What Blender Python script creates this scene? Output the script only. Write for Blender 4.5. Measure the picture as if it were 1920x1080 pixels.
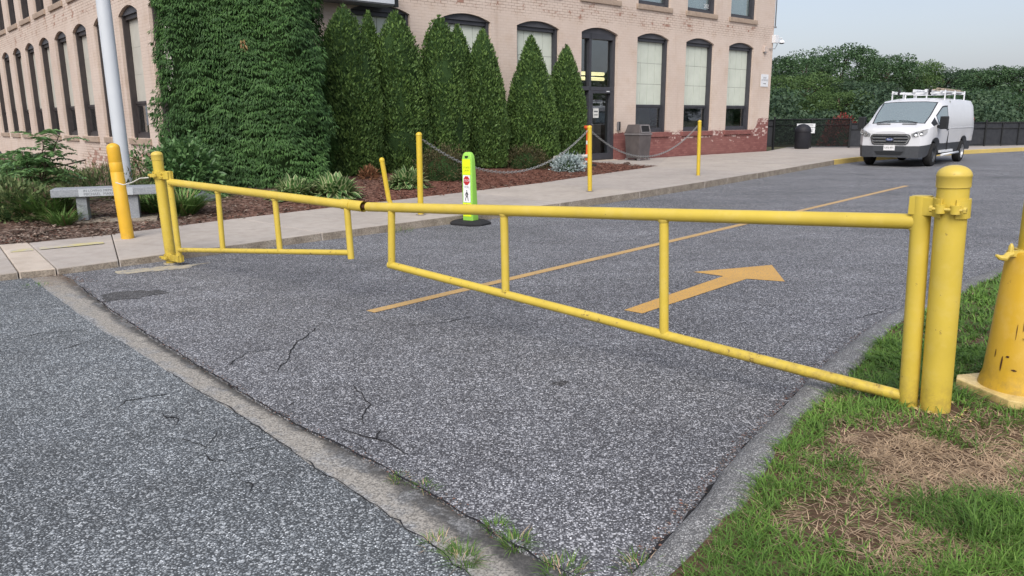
import bpy, bmesh, math, random
import numpy as np
from mathutils import Vector, Matrix, Quaternion
R = math.radians
rng = np.random.default_rng(7); random.seed(7)
scene = bpy.context.scene
for o in list(bpy.data.objects): bpy.data.objects.remove(o)

# ------------------------------------------------------------------ camera
FPX, PITCH, ROLL, H = 1438.0, R(12.39), R(0.44), 1.5
cam = bpy.data.cameras.new('camera'); cam.sensor_width = 36; cam.lens = FPX / 1920 * 36
cam.clip_start = 0.05; cam.clip_end = 2000
camo = bpy.data.objects.new('camera', cam); scene.collection.objects.link(camo)
_fw = np.array([0, math.cos(PITCH), -math.sin(PITCH)]); _r0 = np.array([1., 0, 0]); _u0 = np.cross(_r0, _fw)
_r = _r0 * math.cos(ROLL) - _u0 * math.sin(ROLL); _u = _u0 * math.cos(ROLL) + _r0 * math.sin(ROLL)
M3 = Matrix((( _r[0], _u[0], -_fw[0]), (_r[1], _u[1], -_fw[1]), (_r[2], _u[2], -_fw[2])))
camo.matrix_world = Matrix.Translation((0, 0, H)) @ M3.to_4x4()
scene.camera = camo
scene.render.resolution_x, scene.render.resolution_y = 1024, 576

# ------------------------------------------------------------------ light (overcast day)
SUN_EL, SUN_AZ = R(44), R(190)      # azimuth clockwise from +Y: sun high behind the camera
w = bpy.data.worlds.new('World'); scene.world = w; w.use_nodes = True
nt = w.node_tree; nt.nodes.clear()
sky = nt.nodes.new('ShaderNodeTexSky'); sky.sky_type = 'NISHITA'; sky.sun_disc = False
sky.sun_elevation = SUN_EL; sky.sun_rotation = SUN_AZ; sky.dust_density = 4; sky.air_density = 1
b1 = nt.nodes.new('ShaderNodeBackground'); b1.inputs[1].default_value = 0.05
nt.links.new(sky.outputs[0], b1.inputs[0])
b2 = nt.nodes.new('ShaderNodeBackground'); b2.inputs[1].default_value = 0.30
tcw = nt.nodes.new('ShaderNodeTexCoord'); nsw = nt.nodes.new('ShaderNodeTexNoise'); nsw.inputs['Scale'].default_value = 2.2; nsw.inputs['Detail'].default_value = 5
mpw = nt.nodes.new('ShaderNodeMapping'); mpw.inputs['Scale'].default_value = (1, 1, 3); nt.links.new(tcw.outputs['Generated'], mpw.inputs[0]); nt.links.new(mpw.outputs[0], nsw.inputs['Vector'])
rpw = nt.nodes.new('ShaderNodeValToRGB'); rpw.color_ramp.elements[0].position = .35; rpw.color_ramp.elements[1].position = .65
rpw.color_ramp.elements[0].color = (.59, .61, .70, 1); rpw.color_ramp.elements[1].color = (.65, .668, .745, 1)          # thin overcast, faintly uneven
nt.links.new(nsw.outputs['Fac'], rpw.inputs[0]); nt.links.new(rpw.outputs[0], b2.inputs[0])
ad = nt.nodes.new('ShaderNodeAddShader'); wo = nt.nodes.new('ShaderNodeOutputWorld')
nt.links.new(b1.outputs[0], ad.inputs[0]); nt.links.new(b2.outputs[0], ad.inputs[1]); nt.links.new(ad.outputs[0], wo.inputs[0])
sun = bpy.data.lights.new('sun', 'SUN'); sun.energy = 1.5; sun.angle = R(40); sun.color = (1, 0.97, 0.92)
suno = bpy.data.objects.new('sun', sun); scene.collection.objects.link(suno)
_sd = Vector((math.sin(SUN_AZ) * math.cos(SUN_EL), math.cos(SUN_AZ) * math.cos(SUN_EL), math.sin(SUN_EL)))
suno.rotation_euler = _sd.to_track_quat('Z', 'Y').to_euler()
scene.view_settings.view_transform = 'Standard'; scene.view_settings.look = 'None'
scene.view_settings.gamma = 1; scene.view_settings.exposure = 1.0; scene.view_settings.use_curve_mapping = False
scene.render.engine = 'CYCLES'

# ------------------------------------------------------------------ pixel -> place helpers
def ray(x, y): return _fw + (x - 960) / FPX * _r - (y - 540) / FPX * _u
def G(x, y, z=0.0):
    d = ray(x, y); t = (z - H) / d[2]; return Vector((d[0] * t, d[1] * t, z))
def atY(x, y, Y):                     # the point of a pixel's ray at depth Y
    d = ray(x, y); t = Y / d[1]; return Vector((d[0] * t, Y, H + d[2] * t))
def proj(p):
    v = np.array([p[0], p[1], p[2] - H]); ww = v @ _fw
    return 960 + FPX * (v @ _r) / ww, 540 - FPX * (v @ _u) / ww

# ------------------------------------------------------------------ building frame
FE = Vector((math.sin(R(48.54)), math.cos(R(48.54)), 0)); FL = Vector((-FE.y, FE.x, 0)); FN = -FL
KC = Vector((-6.719, 16.942, 0.0)); BROT = math.atan2(FE.y, FE.x)
def B(s, d, z=0.0): return KC + FE * s - FL * d + Vector((0, 0, z))     # s along the front, d out from it
def onwall(x, y, off=0.0):            # pixel -> (s, z) on a plane parallel to the front, off metres out
    d = Vector(ray(x, y)); P0 = KC + FN * off
    t = (P0 - Vector((0, 0, H))).dot(FN) / d.dot(FN); p = Vector((0, 0, H)) + d * t
    return (p - KC).dot(FE), p.z

# ------------------------------------------------------------------ mesh helpers
COL = scene.collection
def link(o, parent=None):
    COL.objects.link(o)
    if parent is not None: o.parent = parent
    return o
def tag(o, label=None, cat=None, group=None, kind=None):
    if label: o['label'] = label
    if cat: o['category'] = cat
    if group: o['group'] = group
    if kind: o['kind'] = kind
    return o
def empty(name, loc=(0, 0, 0), rz=0.0, label=None, cat=None, group=None, parent=None):
    o = bpy.data.objects.new(name, None); o.empty_display_size = .1
    o.location = loc; o.rotation_euler = (0, 0, rz); link(o, parent); return tag(o, label, cat, group)

class MB:
    def __init__(s): s.v = []; s.f = []; s.m = []; s.sm = []
    def add(s, vs, fs, m=0, smooth=False):
        o = len(s.v); s.v += [tuple(v) for v in vs]
        for f in fs: s.f.append([i + o for i in f]); s.m.append(m); s.sm.append(smooth)
        return s
    def box(s, c, size, ax=None, m=0):
        c = Vector(c); hx, hy, hz = [k / 2 for k in size]
        X, Y, Z = ax if ax else (Vector((1, 0, 0)), Vector((0, 1, 0)), Vector((0, 0, 1)))
        vs = [c + X * (hx * a) + Y * (hy * b) + Z * (hz * d) for a in (-1, 1) for b in (-1, 1) for d in (-1, 1)]
        return s.add(vs, [(0, 1, 3, 2), (4, 6, 7, 5), (0, 4, 5, 1), (2, 3, 7, 6), (0, 2, 6, 4), (1, 5, 7, 3)], m)
    def box2(s, a, b, m=0):
        return s.box([(a[i] + b[i]) / 2 for i in range(3)], [abs(b[i] - a[i]) for i in range(3)], None, m)
    def sweep(s, pts, rad, n=12, caps=True, m=0, smooth=True):
        pts = [Vector(p) for p in pts]; k = len(pts)
        rad = rad if hasattr(rad, '__len__') else [rad] * k
        rings = []; ref = None
        for i, p in enumerate(pts):
            t = (pts[min(i + 1, k - 1)] - pts[max(i - 1, 0)])
            t = t.normalized() if t.length > 1e-9 else Vector((0, 0, 1))
            if ref is None: ref = Vector((0, 0, 1)) if abs(t.z) < .9 else Vector((0, 1, 0))
            a = t.cross(ref).normalized(); b = t.cross(a).normalized(); ref = b.cross(t) if False else ref
            rings.append([p + (a * math.cos(2 * math.pi * j / n) + b * math.sin(2 * math.pi * j / n)) * rad[i] for j in range(n)])
        vs = [v for r in rings for v in r]
        fs = [(i * n + j, i * n + (j + 1) % n, (i + 1) * n + (j + 1) % n, (i + 1) * n + j) for i in range(k - 1) for j in range(n)]
        s.add(vs, fs, m, smooth)
        if caps:
            s.add(rings[0], [tuple(range(n))], m); s.add(rings[-1], [tuple(reversed(range(n)))], m)
        return s
    def tube(s, a, b, r0, r1=None, n=16, m=0, caps=True): return s.sweep([a, b], [r0, r0 if r1 is None else r1], n, caps, m)
    def lathe(s, o, ax, prof, n=24, m=0, smooth=True):       # prof: (radius, height) along ax from o
        o = Vector(o); ax = Vector(ax).normalized()
        a = ax.orthogonal().normalized(); b = ax.cross(a)
        rings = [[o + ax * h + (a * math.cos(2 * math.pi * j / n) + b * math.sin(2 * math.pi * j / n)) * max(r, 1e-4) for j in range(n)] for r, h in prof]
        vs = [v for r in rings for v in r]; k = len(prof)
        s.add(vs, [(i * n + j, i * n + (j + 1) % n, (i + 1) * n + (j + 1) % n, (i + 1) * n + j) for i in range(k - 1) for j in range(n)], m, smooth)
        return s
    def prism(s, poly, z0, z1, m=0, mside=None):
        n = len(poly); vs = [(p[0], p[1], z0) for p in poly] + [(p[0], p[1], z1) for p in poly]
        s.add(vs, [tuple(range(n, 2 * n))], m); s.add(vs, [tuple(reversed(range(n)))], m)
        s.add(vs, [(i, (i + 1) % n, n + (i + 1) % n, n + i) for i in range(n)], m if mside is None else mside)
        return s
    def slab(s, poly3, nrm, th, m=0):                        # planar polygon pushed along nrm
        n = len(poly3); nrm = Vector(nrm).normalized() * th
        vs = [Vector(p) for p in poly3] + [Vector(p) + nrm for p in poly3]
        s.add(vs, [tuple(reversed(range(n))), tuple(range(n, 2 * n))] + [(i, (i + 1) % n, n + (i + 1) % n, n + i) for i in range(n)], m); return s
    def build(s, name, mats, parent=None, bevel=0, fix=True):
        me = bpy.data.meshes.new(name); me.from_pydata(s.v, [], s.f)
        for mm in (mats if isinstance(mats, (list, tuple)) else [mats]): me.materials.append(mm)
        me.polygons.foreach_set('material_index', s.m); me.polygons.foreach_set('use_smooth', s.sm)
        bm = bmesh.new(); bm.from_mesh(me)
        bmesh.ops.remove_doubles(bm, verts=bm.verts, dist=1e-5)
        if fix: bmesh.ops.recalc_face_normals(bm, faces=bm.faces)
        if bevel:
            es = [e for e in bm.edges if len(e.link_faces) == 2 and e.calc_face_angle(0) > R(35)]
            bmesh.ops.bevel(bm, geom=es, offset=bevel, segments=2, affect='EDGES', profile=.6)
        for e in bm.edges:
            if len(e.link_faces) == 2 and e.calc_face_angle(0) > R(40): e.smooth = False
        bm.to_mesh(me); bm.free(); me.update()
        return link(bpy.data.objects.new(name, me), parent)

def copy_tree(o, parent=None):
    c = o.copy(); link(c, parent)
    for ch in list(o.children):
        if ch.name != c.name: copy_tree(ch, c)
    return c

def leaf_mesh(name, P, D, N, L, W, mat, parent=None, rnd=None, fold=0.25, dead=None):
    """kite-shaped leaves: base P, direction D, normal N, length L, width W (numpy arrays)"""
    n = len(P); D = D / (np.linalg.norm(D, axis=1)[:, None] + 1e-9)
    S = np.cross(D, N); S /= (np.linalg.norm(S, axis=1)[:, None] + 1e-9); N2 = np.cross(S, D)
    L = np.broadcast_to(L, n)[:, None]; W = np.broadcast_to(W, n)[:, None]
    V = np.empty((n, 4, 3)); mid = P + D * L * .45
    V[:, 0] = P; V[:, 1] = mid + S * W * .5 + N2 * W * fold; V[:, 2] = P + D * L - N2 * L * .08; V[:, 3] = mid - S * W * .5 + N2 * W * fold
    idx = np.arange(n)[:, None] * 4
    T = np.concatenate([idx + [0, 1, 2], idx + [0, 2, 3]], axis=1).reshape(-1, 3)
    return tri_mesh(name, V.reshape(-1, 3), T, mat, parent, np.repeat(rnd if rnd is not None else rng.random(n), 2), None if dead is None else np.repeat(dead, 2))

def tri_mesh(name, V, T, mat, parent=None, rnd=None, dead=None, smooth=False):
    me = bpy.data.meshes.new(name); nv, nf = len(V), len(T)
    me.vertices.add(nv); me.vertices.foreach_set('co', np.asarray(V, np.float32).ravel())
    me.loops.add(nf * 3); me.loops.foreach_set('vertex_index', np.asarray(T, np.int32).ravel())
    me.polygons.add(nf); me.polygons.foreach_set('loop_start', np.arange(0, nf * 3, 3, dtype=np.int32))
    me.polygons.foreach_set('loop_total', np.full(nf, 3, np.int32))
    me.update(calc_edges=True)
    for nm, a in (('rnd', rnd), ('dead', dead)):
        if a is not None:
            at = me.attributes.new(nm, 'FLOAT', 'FACE'); at.data.foreach_set('value', np.asarray(a, np.float32))
    if smooth: me.polygons.foreach_set('use_smooth', np.ones(nf, bool))
    for mm in (mat if isinstance(mat, (list, tuple)) else [mat]): me.materials.append(mm)
    return link(bpy.data.objects.new(name, me), parent)

def blades(name, P, hgt, wid, lean, az, mat, parent=None, rnd=None, dead=None, droop=.6):
    """grass blades: 5 verts, 3 tris each; lean = horizontal reach / height"""
    n = len(P); dx = np.cos(az); dy = np.sin(az); px, py = -dy, dx
    V = np.empty((n, 5, 3)); h = hgt; r = hgt * lean
    for k, (t, ww) in enumerate(((0, 1), (0, -1), (.55, .8), (.55, -.8), (1, 0))):
        cx_ = P[:, 0] + dx * r * t ** 1.6 + px * wid * .5 * ww; cy_ = P[:, 1] + dy * r * t ** 1.6 + py * wid * .5 * ww
        V[:, k, 0] = cx_; V[:, k, 1] = cy_; V[:, k, 2] = P[:, 2] + h * (t - droop * .5 * t * t * np.minimum(lean, 1.6))
    idx = np.arange(n)[:, None] * 5
    T = np.concatenate([idx + [0, 1, 3], idx + [0, 3, 2], idx + [2, 3, 4]], axis=1).reshape(-1, 3)
    return tri_mesh(name, V.reshape(-1, 3), T, mat, parent, np.repeat(rnd if rnd is not None else rng.random(n), 3), None if dead is None else np.repeat(dead, 3))

def text_mesh(name, txt, size, mat, parent, M, depth=0.0, align='CENTER'):
    cu = bpy.data.curves.new(name, 'FONT'); cu.body = txt; cu.size = size; cu.align_x = align; cu.align_y = 'CENTER'; cu.extrude = depth
    cu.resolution_u = 2
    t = bpy.data.objects.new('tmp', cu); COL.objects.link(t)
    dg = bpy.context.evaluated_depsgraph_get(); dg.update()
    me = bpy.data.meshes.new_from_object(t.evaluated_get(dg)); bpy.data.objects.remove(t)
    me.materials.clear(); me.materials.append(mat); me.name = name
    o = bpy.data.objects.new(name, me); link(o, parent); o.matrix_local = M; return o
def frame_mat(o, X, Z, up):           # matrix whose x=X, y=up (text up), z=Z (facing)
    X = Vector(X).normalized(); Z = Vector(Z).normalized(); Y = Vector(up).normalized()
    return Matrix(((X.x, Y.x, Z.x, o[0]), (X.y, Y.y, Z.y, o[1]), (X.z, Y.z, Z.z, o[2]), (0, 0, 0, 1)))

# ------------------------------------------------------------------ materials
class NT:
    def __init__(s, name):
        s.mat = bpy.data.materials.new(name); s.mat.use_nodes = True; s.t = s.mat.node_tree
        s.bsdf = s.t.nodes['Principled BSDF']; s.out = s.t.nodes['Material Output']
    def n(s, typ, **kw):
        nd = s.t.nodes.new(typ)
        for k, v in kw.items():
            if k.startswith('i_'):
                key = k[2:]; key = int(key) if key.isdigit() else key
                nd.inputs[key].default_value = v
            else: setattr(nd, k, v)
        return nd
    def l(s, a, b): s.t.links.new(a, b)
    def co(s, kind='Object'): return s.n('ShaderNodeTexCoord').outputs[kind]
    def noise(s, vec, scale, detail=4, rough=.55):
        nd = s.n('ShaderNodeTexNoise', i_Scale=scale, i_Detail=detail, i_Roughness=rough); s.l(vec, nd.inputs['Vector']); return nd.outputs['Fac']
    def ramp(s, fac, stops, interp='LINEAR'):
        nd = s.n('ShaderNodeValToRGB'); nd.color_ramp.interpolation = interp; el = nd.color_ramp.elements
        while len(el) < len(stops): el.new(.5)
        for e, (p, c) in zip(el, stops):
            e.position = p; e.color = c if len(c) == 4 else (*c, 1)
        s.l(fac, nd.inputs[0]); return nd.outputs[0]
    def mix(s, fac, a, b, typ='MIX'):
        nd = s.n('ShaderNodeMix', data_type='RGBA', blend_type=typ)
        for src, i in ((fac, 0), (a, 6), (b, 7)):
            if isinstance(src, (int, float)): nd.inputs[i].default_value = src
            elif isinstance(src, tuple): nd.inputs[i].default_value = src if len(src) == 4 else (*src, 1)
            else: s.l(src, nd.inputs[i])
        return nd.outputs[2]
    def math(s, op, a, b=0.0, c=None, clamp=False):
        nd = s.n('ShaderNodeMath', operation=op, use_clamp=clamp)
        for i, src in enumerate((a, b) if c is None else (a, b, c)):
            if isinstance(src, (int, float)): nd.inputs[i].default_value = src
            else: s.l(src, nd.inputs[i])
        return nd.outputs[0]
    def attr(s, name): return s.n('ShaderNodeAttribute', attribute_name=name).outputs['Fac']
    def sep(s, vec):
        nd = s.n('ShaderNodeSeparateXYZ'); s.l(vec, nd.inputs[0]); return nd.outputs
    def step(s, v, a, b): # smooth 0..1 between a and b
        nd = s.n('ShaderNodeMapRange', interpolation_type='SMOOTHSTEP'); s.l(v, nd.inputs[0])
        nd.inputs[1].default_value = a; nd.inputs[2].default_value = b; return nd.outputs[0]
    def bump(s, h, strength, dist):
        nd = s.n('ShaderNodeBump', i_Strength=strength, i_Distance=dist); s.l(h, nd.inputs['Height'])
        s.l(nd.outputs[0], s.bsdf.inputs['Normal']); return nd
    def set(s, color=None, rough=.7, spec=.3, metal=0.0):
        if color is not None:
            if isinstance(color, tuple): s.bsdf.inputs['Base Color'].default_value = color if len(color) == 4 else (*color, 1)
            else: s.l(color, s.bsdf.inputs['Base Color'])
        if isinstance(rough, (int, float)): s.bsdf.inputs['Roughness'].default_value = rough
        else: s.l(rough, s.bsdf.inputs['Roughness'])
        s.bsdf.inputs['Specular IOR Level'].default_value = spec; s.bsdf.inputs['Metallic'].default_value = metal
        return s.mat

def plain(name, c1, c2=None, scale=6, rough=.6, spec=.35, metal=0, bump=0, bscale=60):
    t = NT(name); c2 = c2 or tuple(k * .82 for k in c1)
    co = t.co(); n1 = t.noise(co, scale, 5)
    col = t.ramp(n1, [(.32, c2), (.68, c1)])
    if bump: t.bump(t.noise(co, bscale, 3), bump, .004)
    return t.set(col, rough, spec, metal)

def asphalt(name, dark, mid, light, cell=95, tint=(.93, .98, 1.06), crack=0):
    t = NT(name); co = t.co()
    vor = t.n('ShaderNodeTexVoronoi', feature='F1', i_Scale=cell, i_Randomness=1.0); t.l(co, vor.inputs['Vector'])
    sepc = t.n('ShaderNodeSeparateColor'); t.l(vor.outputs['Color'], sepc.inputs[0])
    stone = t.ramp(sepc.outputs[0], [(0, dark), (.35, mid), (.72, mid), (.9, light), (1, tuple(min(1, k * 1.35) for k in light))])
    edge = t.step(vor.outputs['Distance'], .28, .62)
    col = t.mix(edge, stone, tuple(k * .75 for k in dark))
    v2 = t.n('ShaderNodeTexVoronoi', feature='F1', i_Scale=cell * .42); t.l(co, v2.inputs['Vector'])
    s2 = t.n('ShaderNodeSeparateColor'); t.l(v2.outputs['Color'], s2.inputs[0])
    big = t.math('MULTIPLY', t.step(s2.outputs[1], .72, .8), t.math('SUBTRACT', 1.0, t.step(v2.outputs['Distance'], .3, .5)))
    col = t.mix(t.math('MULTIPLY', big, .55), col, light)
    n1 = t.noise(co, .55, 6, .6); n2 = t.noise(co, 2.6, 5, .65); n3 = t.noise(co, 14, 4, .6)
    shade = t.ramp(n1, [(.3, (.80, .80, .80)), (.7, (1.12, 1.12, 1.12))])
    col = t.mix(1.0, col, shade, 'MULTIPLY')
    col = t.mix(1.0, col, t.ramp(n2, [(.3, (.86, .85, .84)), (.68, (1.08, 1.08, 1.08))]), 'MULTIPLY')
    col = t.mix(1.0, col, t.ramp(n3, [(.3, (.82, .82, .82)), (.7, (1.14, 1.14, 1.14))]), 'MULTIPLY')
    mp = t.n('ShaderNodeMapping'); mp.inputs['Rotation'].default_value = (0, 0, R(49)); mp.inputs['Scale'].default_value = (.18, 1.3, 1); t.l(co, mp.inputs[0])
    st = t.noise(mp.outputs[0], 1.0, 4, .6)
    col = t.mix(1.0, col, t.ramp(st, [(.35, (.86, .86, .87)), (.55, (1.03, 1.03, 1.03))]), 'MULTIPLY')
    col = t.mix(1.0, col, (*tint, 1), 'MULTIPLY')
    hgt = t.math('ADD', t.math('SUBTRACT', 1.0, vor.outputs['Distance']), t.math('MULTIPLY', big, .5))
    t.bump(hgt, .55, .006)
    return t.set(col, .86, .25)

M = {}
M['road'] = asphalt('road_asphalt', (.09, .091, .098), (.268, .271, .286), (.58, .58, .595), 120, (.985, 1, 1.03))
M['lot'] = asphalt('lot_asphalt', (.09, .094, .10), (.258, .268, .28), (.56, .565, .575), 122, (.95, 1, 1.03))
M['berm'] = asphalt('berm_asphalt', (.16, .162, .166), (.30, .303, .308), (.44, .44, .44), 150, (1, 1, 1))
M['stain'] = asphalt('dark_patch_asphalt', (.05, .05, .052), (.12, .121, .125), (.22, .22, .222), 118, (1, 1, 1.02))

def m_ground():
    t = NT('ground_dirt'); co = t.co(); n = t.noise(co, .6, 8, .65)
    col = t.ramp(n, [(.3, (.045, .05, .025)), (.6, (.09, .085, .05)), (.8, (.12, .10, .07))])
    t.bump(t.noise(co, 20, 5), .5, .03); return t.set(col, .95, .1)
M['ground'] = m_ground()
def m_concrete(name, c, warm=0):
    t = NT(name); co = t.co(); oi = t.n('ShaderNodeObjectInfo').outputs['Random']
    n1 = t.noise(co, 1.1, 7, .6); n2 = t.noise(co, 7, 5, .6); n3 = t.noise(co, 160, 2)
    col = t.ramp(n1, [(.3, tuple(k * .86 for k in c)), (.7, tuple(k * 1.06 for k in c))])
    col = t.mix(1.0, col, t.ramp(n2, [(.34, (.90, .885, .87)), (.6, (1.02, 1.02, 1.02))]), 'MULTIPLY')
    col = t.mix(1.0, col, t.ramp(n3, [(.3, (.90, .90, .90)), (.7, (1.06, 1.06, 1.06))]), 'MULTIPLY')
    col = t.mix(1.0, col, t.ramp(oi, [(0, (.94, .94, .95)), (1, (1.04, 1.03, 1.01))]), 'MULTIPLY')
    st = t.noise(co, 3.2, 6, .7)
    col = t.mix(t.math('MULTIPLY', t.step(st, .62, .72), .35), col, tuple(k * .6 for k in c))
    t.bump(n3, .25, .002); return t.set(col, .85, .25)
M['conc'] = m_concrete('sidewalk_concrete', (.40, .365, .335))
M['conc_light'] = m_concrete('light_concrete', (.49, .43, .37))
def m_kerbface():
    t = NT('kerb_face_concrete'); co = t.co(); n1 = t.noise(co, 5, 7, .7); n2 = t.noise(co, 60, 3)
    col = t.ramp(n1, [(.3, (.19, .16, .13)), (.55, (.30, .26, .215)), (.75, (.40, .36, .31))])
    col = t.mix(1.0, col, t.ramp(n2, [(.3, (.6, .6, .6)), (.6, (1.1, 1.1, 1.1))]), 'MULTIPLY')
    t.bump(n2, .7, .012); return t.set(col, .95, .15)
M['kerbface'] = m_kerbface()
def m_worn_paint(name, paint, under, wear=.62, scale=9, rough=.6):
    t = NT(name); co = t.co(); n = t.noise(co, scale, 8, .75)
    v = t.n('ShaderNodeTexVoronoi', feature='F1', i_Scale=90); t.l(co, v.inputs['Vector'])
    f = t.math('ADD', t.step(n, wear, wear + .06), t.math('MULTIPLY', t.step(v.outputs['Distance'], .45, .7), .5), clamp=True)
    tone = t.ramp(t.noise(co, 2.5, 5), [(.3, tuple(k * .85 for k in paint)), (.7, paint)])
    t.bump(v.outputs['Distance'], -.35, .005)
    return t.set(t.mix(f, tone, under), rough, .3)
M['kerb_yellow'] = m_worn_paint('worn_kerb_yellow', (.62, .46, .12), (.34, .29, .22), .60)
M['mark'] = m_worn_paint('road_marking_yellow', (.60, .34, .075), (.19, .17, .15), .66, 5)
M['line'] = m_worn_paint('road_line_yellow', (.55, .35, .13), (.18, .17, .16), .60, 5)
M['swline'] = m_worn_paint('faded_yellow_line', (.56, .50, .20), (.42, .385, .34), .50, 5)

def m_gutter():
    t = NT('gutter_sand'); uv = t.n('ShaderNodeTexCoord').outputs['UV']; co = t.co()
    u = t.sep(uv)[0]; v = t.sep(uv)[1]
    n1 = t.noise(co, 3.5, 7, .7); n2 = t.noise(co, 55, 4, .7)
    e = t.math('ADD', u, t.math('MULTIPLY', t.math('SUBTRACT', n1, .5), .9))
    vv = t.math('ADD', e, t.math('MULTIPLY', t.step(v, .55, 1.0), .28))
    sand = t.ramp(n2, [(.3, (.20, .185, .165)), (.5, (.325, .305, .275)), (.75, (.43, .41, .375))])
    dark = t.ramp(n2, [(.3, (.05, .05, .05)), (.7, (.13, .125, .12))])
    col = t.mix(t.step(vv, .58, .82), sand, dark)
    brown = t.math('SUBTRACT', 1.0, t.step(v, .02, .16))
    col = t.mix(t.math('MULTIPLY', brown, .6), col, (.19, .14, .10))
    v2 = t.n('ShaderNodeTexVoronoi', feature='F1', i_Scale=110); t.l(co, v2.inputs['Vector'])
    sv = t.n('ShaderNodeSeparateColor'); t.l(v2.outputs['Color'], sv.inputs[0])
    asp = t.ramp(sv.outputs[0], [(0, (.12, .123, .128)), (.5, (.25, .256, .262)), (1, (.46, .465, .47))])
    ee = t.math('ADD', u, t.math('MULTIPLY', t.math('SUBTRACT', n1, .5), 1.3)); col = t.mix(t.math('SUBTRACT', 1.0, t.step(ee, .05, .30)), col, asp)
    col = t.mix(t.math('MULTIPLY', t.step(n1, .52, .62), .55), col, asp)
    col = t.mix(t.math('MULTIPLY', t.step(v2.outputs['Distance'], .5, .7), .55), col, (.06, .06, .06))
    t.bump(n2, .6, .008); return t.set(col, .95, .15)
M['gutter'] = m_gutter()
M['crack'] = plain('crack_dark', (.03, .03, .032), (.018, .018, .02), 30, .95, .1)
M['debris'] = plain('brown_debris', (.17, .13, .10), (.09, .07, .058), 60, .95, .1, bump=.6)
M['sandpatch'] = m_worn_paint('sandy_patch', (.43, .38, .28), (.24, .235, .225), .50, 11, .95)

def m_wall():
    t = NT('painted_brick'); co = t.co(); X, Y, Z = t.sep(co)
    u = t.math('ADD', X, Y); cv = t.n('ShaderNodeCombineXYZ'); t.l(u, cv.inputs[0]); t.l(Z, cv.inputs[1])
    def brick(w_, h_):
        b = t.n('ShaderNodeTexBrick', offset=.5, i_Scale=1.0); b.inputs['Brick Width'].default_value = w_; b.inputs['Row Height'].default_value = h_
        b.inputs['Mortar Size'].default_value = .007; b.inputs['Mortar Smooth'].default_value = .35; b.inputs['Bias'].default_value = 0
        b.inputs['Color1'].default_value = (0, 0, 0, 1); b.inputs['Color2'].default_value = (1, 1, 1, 1); b.inputs['Mortar'].default_value = (.5, .5, .5, 1)
        t.l(cv.outputs[0], b.inputs['Vector']); return b
    b = brick(.215, .0775); mort = b.outputs['Fac']
    bv = t.n('ShaderNodeSeparateColor'); t.l(b.outputs['Color'], bv.inputs[0]); brnd = bv.outputs[0]
    big = t.noise(co, .45, 6, .6); med = t.noise(co, 1.7, 6, .65); fine = t.noise(co, 9, 5, .7)
    paint = t.ramp(big, [(.3, (.53, .44, .385)), (.55, (.585, .492, .432)), (.75, (.62, .53, .47))])
    paint = t.mix(t.math('MULTIPLY', t.step(med, .45, .72), .35), paint, (.47, .345, .25))
    paint = t.mix(t.math('MULTIPLY', brnd, .10), paint, (.40, .29, .22))
    # rain streaks: stretched in z
    mp = t.n('ShaderNodeMapping'); mp.inputs['Scale'].default_value = (2.2, 2.2, .22); t.l(co, mp.inputs[0])
    stk = t.noise(mp.outputs[0], 1, 5, .6)
    paint = t.mix(t.math('MULTIPLY', t.step(stk, .55, .75), .40), paint, (.36, .265, .20))
    # wear zones: under the upper sills and low on the side wall
    zone1 = t.math('MULTIPLY', t.step(Z, 4.25, 4.6), t.math('SUBTRACT', 1.0, t.step(Z, 4.95, 5.2)))
    low = t.math('MULTIPLY', t.math('SUBTRACT', 1.0, t.step(Z, .55, 1.15)), t.math('SUBTRACT', 1.0, t.step(X, .5, 1.5)))
    nearl = t.math('MULTIPLY', low, t.math('SUBTRACT', 1.0, t.step(Y, 8.5, 12.0)))
    zone = t.math('ADD', t.math('MULTIPLY', zone1, .20), t.math('MULTIPLY', nearl, .33))
    wear = t.math('ADD', t.math('ADD', t.math('MULTIPLY', med, .55), t.math('MULTIPLY', fine, .45)), zone)
    joint = t.math('MULTIPLY', mort, t.math('ADD', .11, t.math('MULTIPLY', t.step(wear, .55, .76), .80)), clamp=True)
    col = t.mix(joint, paint, (.20, .135, .10))
    bw = t.math('ADD', wear, t.math('MULTIPLY', t.math('SUBTRACT', brnd, .5), .22))
    expo = t.math('MULTIPLY', t.step(bw, .80, .86), t.math('SUBTRACT', 1.0, t.math('MULTIPLY', mort, .7)))
    rb = t.mix(brnd, (.20, .085, .065), (.29, .135, .10))
    col = t.mix(t.math('MULTIPLY', expo, .8), col, rb)
    # red painted plinth, right of the door, higher at the far corner, flaking to white
    topz = t.math('ADD', 1.035, t.math('MULTIPLY', t.step(X, 22.0, 22.4), .46))
    topz = t.math('ADD', topz, t.math('MULTIPLY', t.math('SUBTRACT', fine, .5), .30))
    topz = t.math('ADD', topz, t.math('MULTIPLY', t.math('SUBTRACT', brnd, .5), t.math('MULTIPLY', t.step(X, 15.0, 16.0), .22)))
    red = t.math('MULTIPLY', t.math('LESS_THAN', Z, topz), t.math('GREATER_THAN', X, 13.2))
    redc = t.mix(brnd, (.19, .075, .07), (.255, .11, .10)); redc = t.mix(t.math('MULTIPLY', mort, .5), redc, (.13, .06, .055))
    redc = t.mix(t.math('MULTIPLY', t.step(big, .4, .7), .35), redc, (.30, .16, .14))
    flake = t.math('MULTIPLY', t.step(t.math('ADD', t.math('ADD', t.math('MULTIPLY', fine, .8), t.math('MULTIPLY', brnd, .25)), t.math('MULTIPLY', t.step(Z, .35, .95), .20)), .765, .80), t.step(X, 15.2, 17.5))
    redc = t.mix(flake, redc, (.56, .45, .41))
    col = t.mix(red, col, redc)
    hb = t.math('ADD', t.math('MULTIPLY', t.math('SUBTRACT', 1.0, mort), 1.0), t.math('MULTIPLY', t.noise(co, 70, 3), .25))
    t.bump(hb, .5, .008); return t.set(col, .82, .2)
M['wall'] = m_wall()
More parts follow.
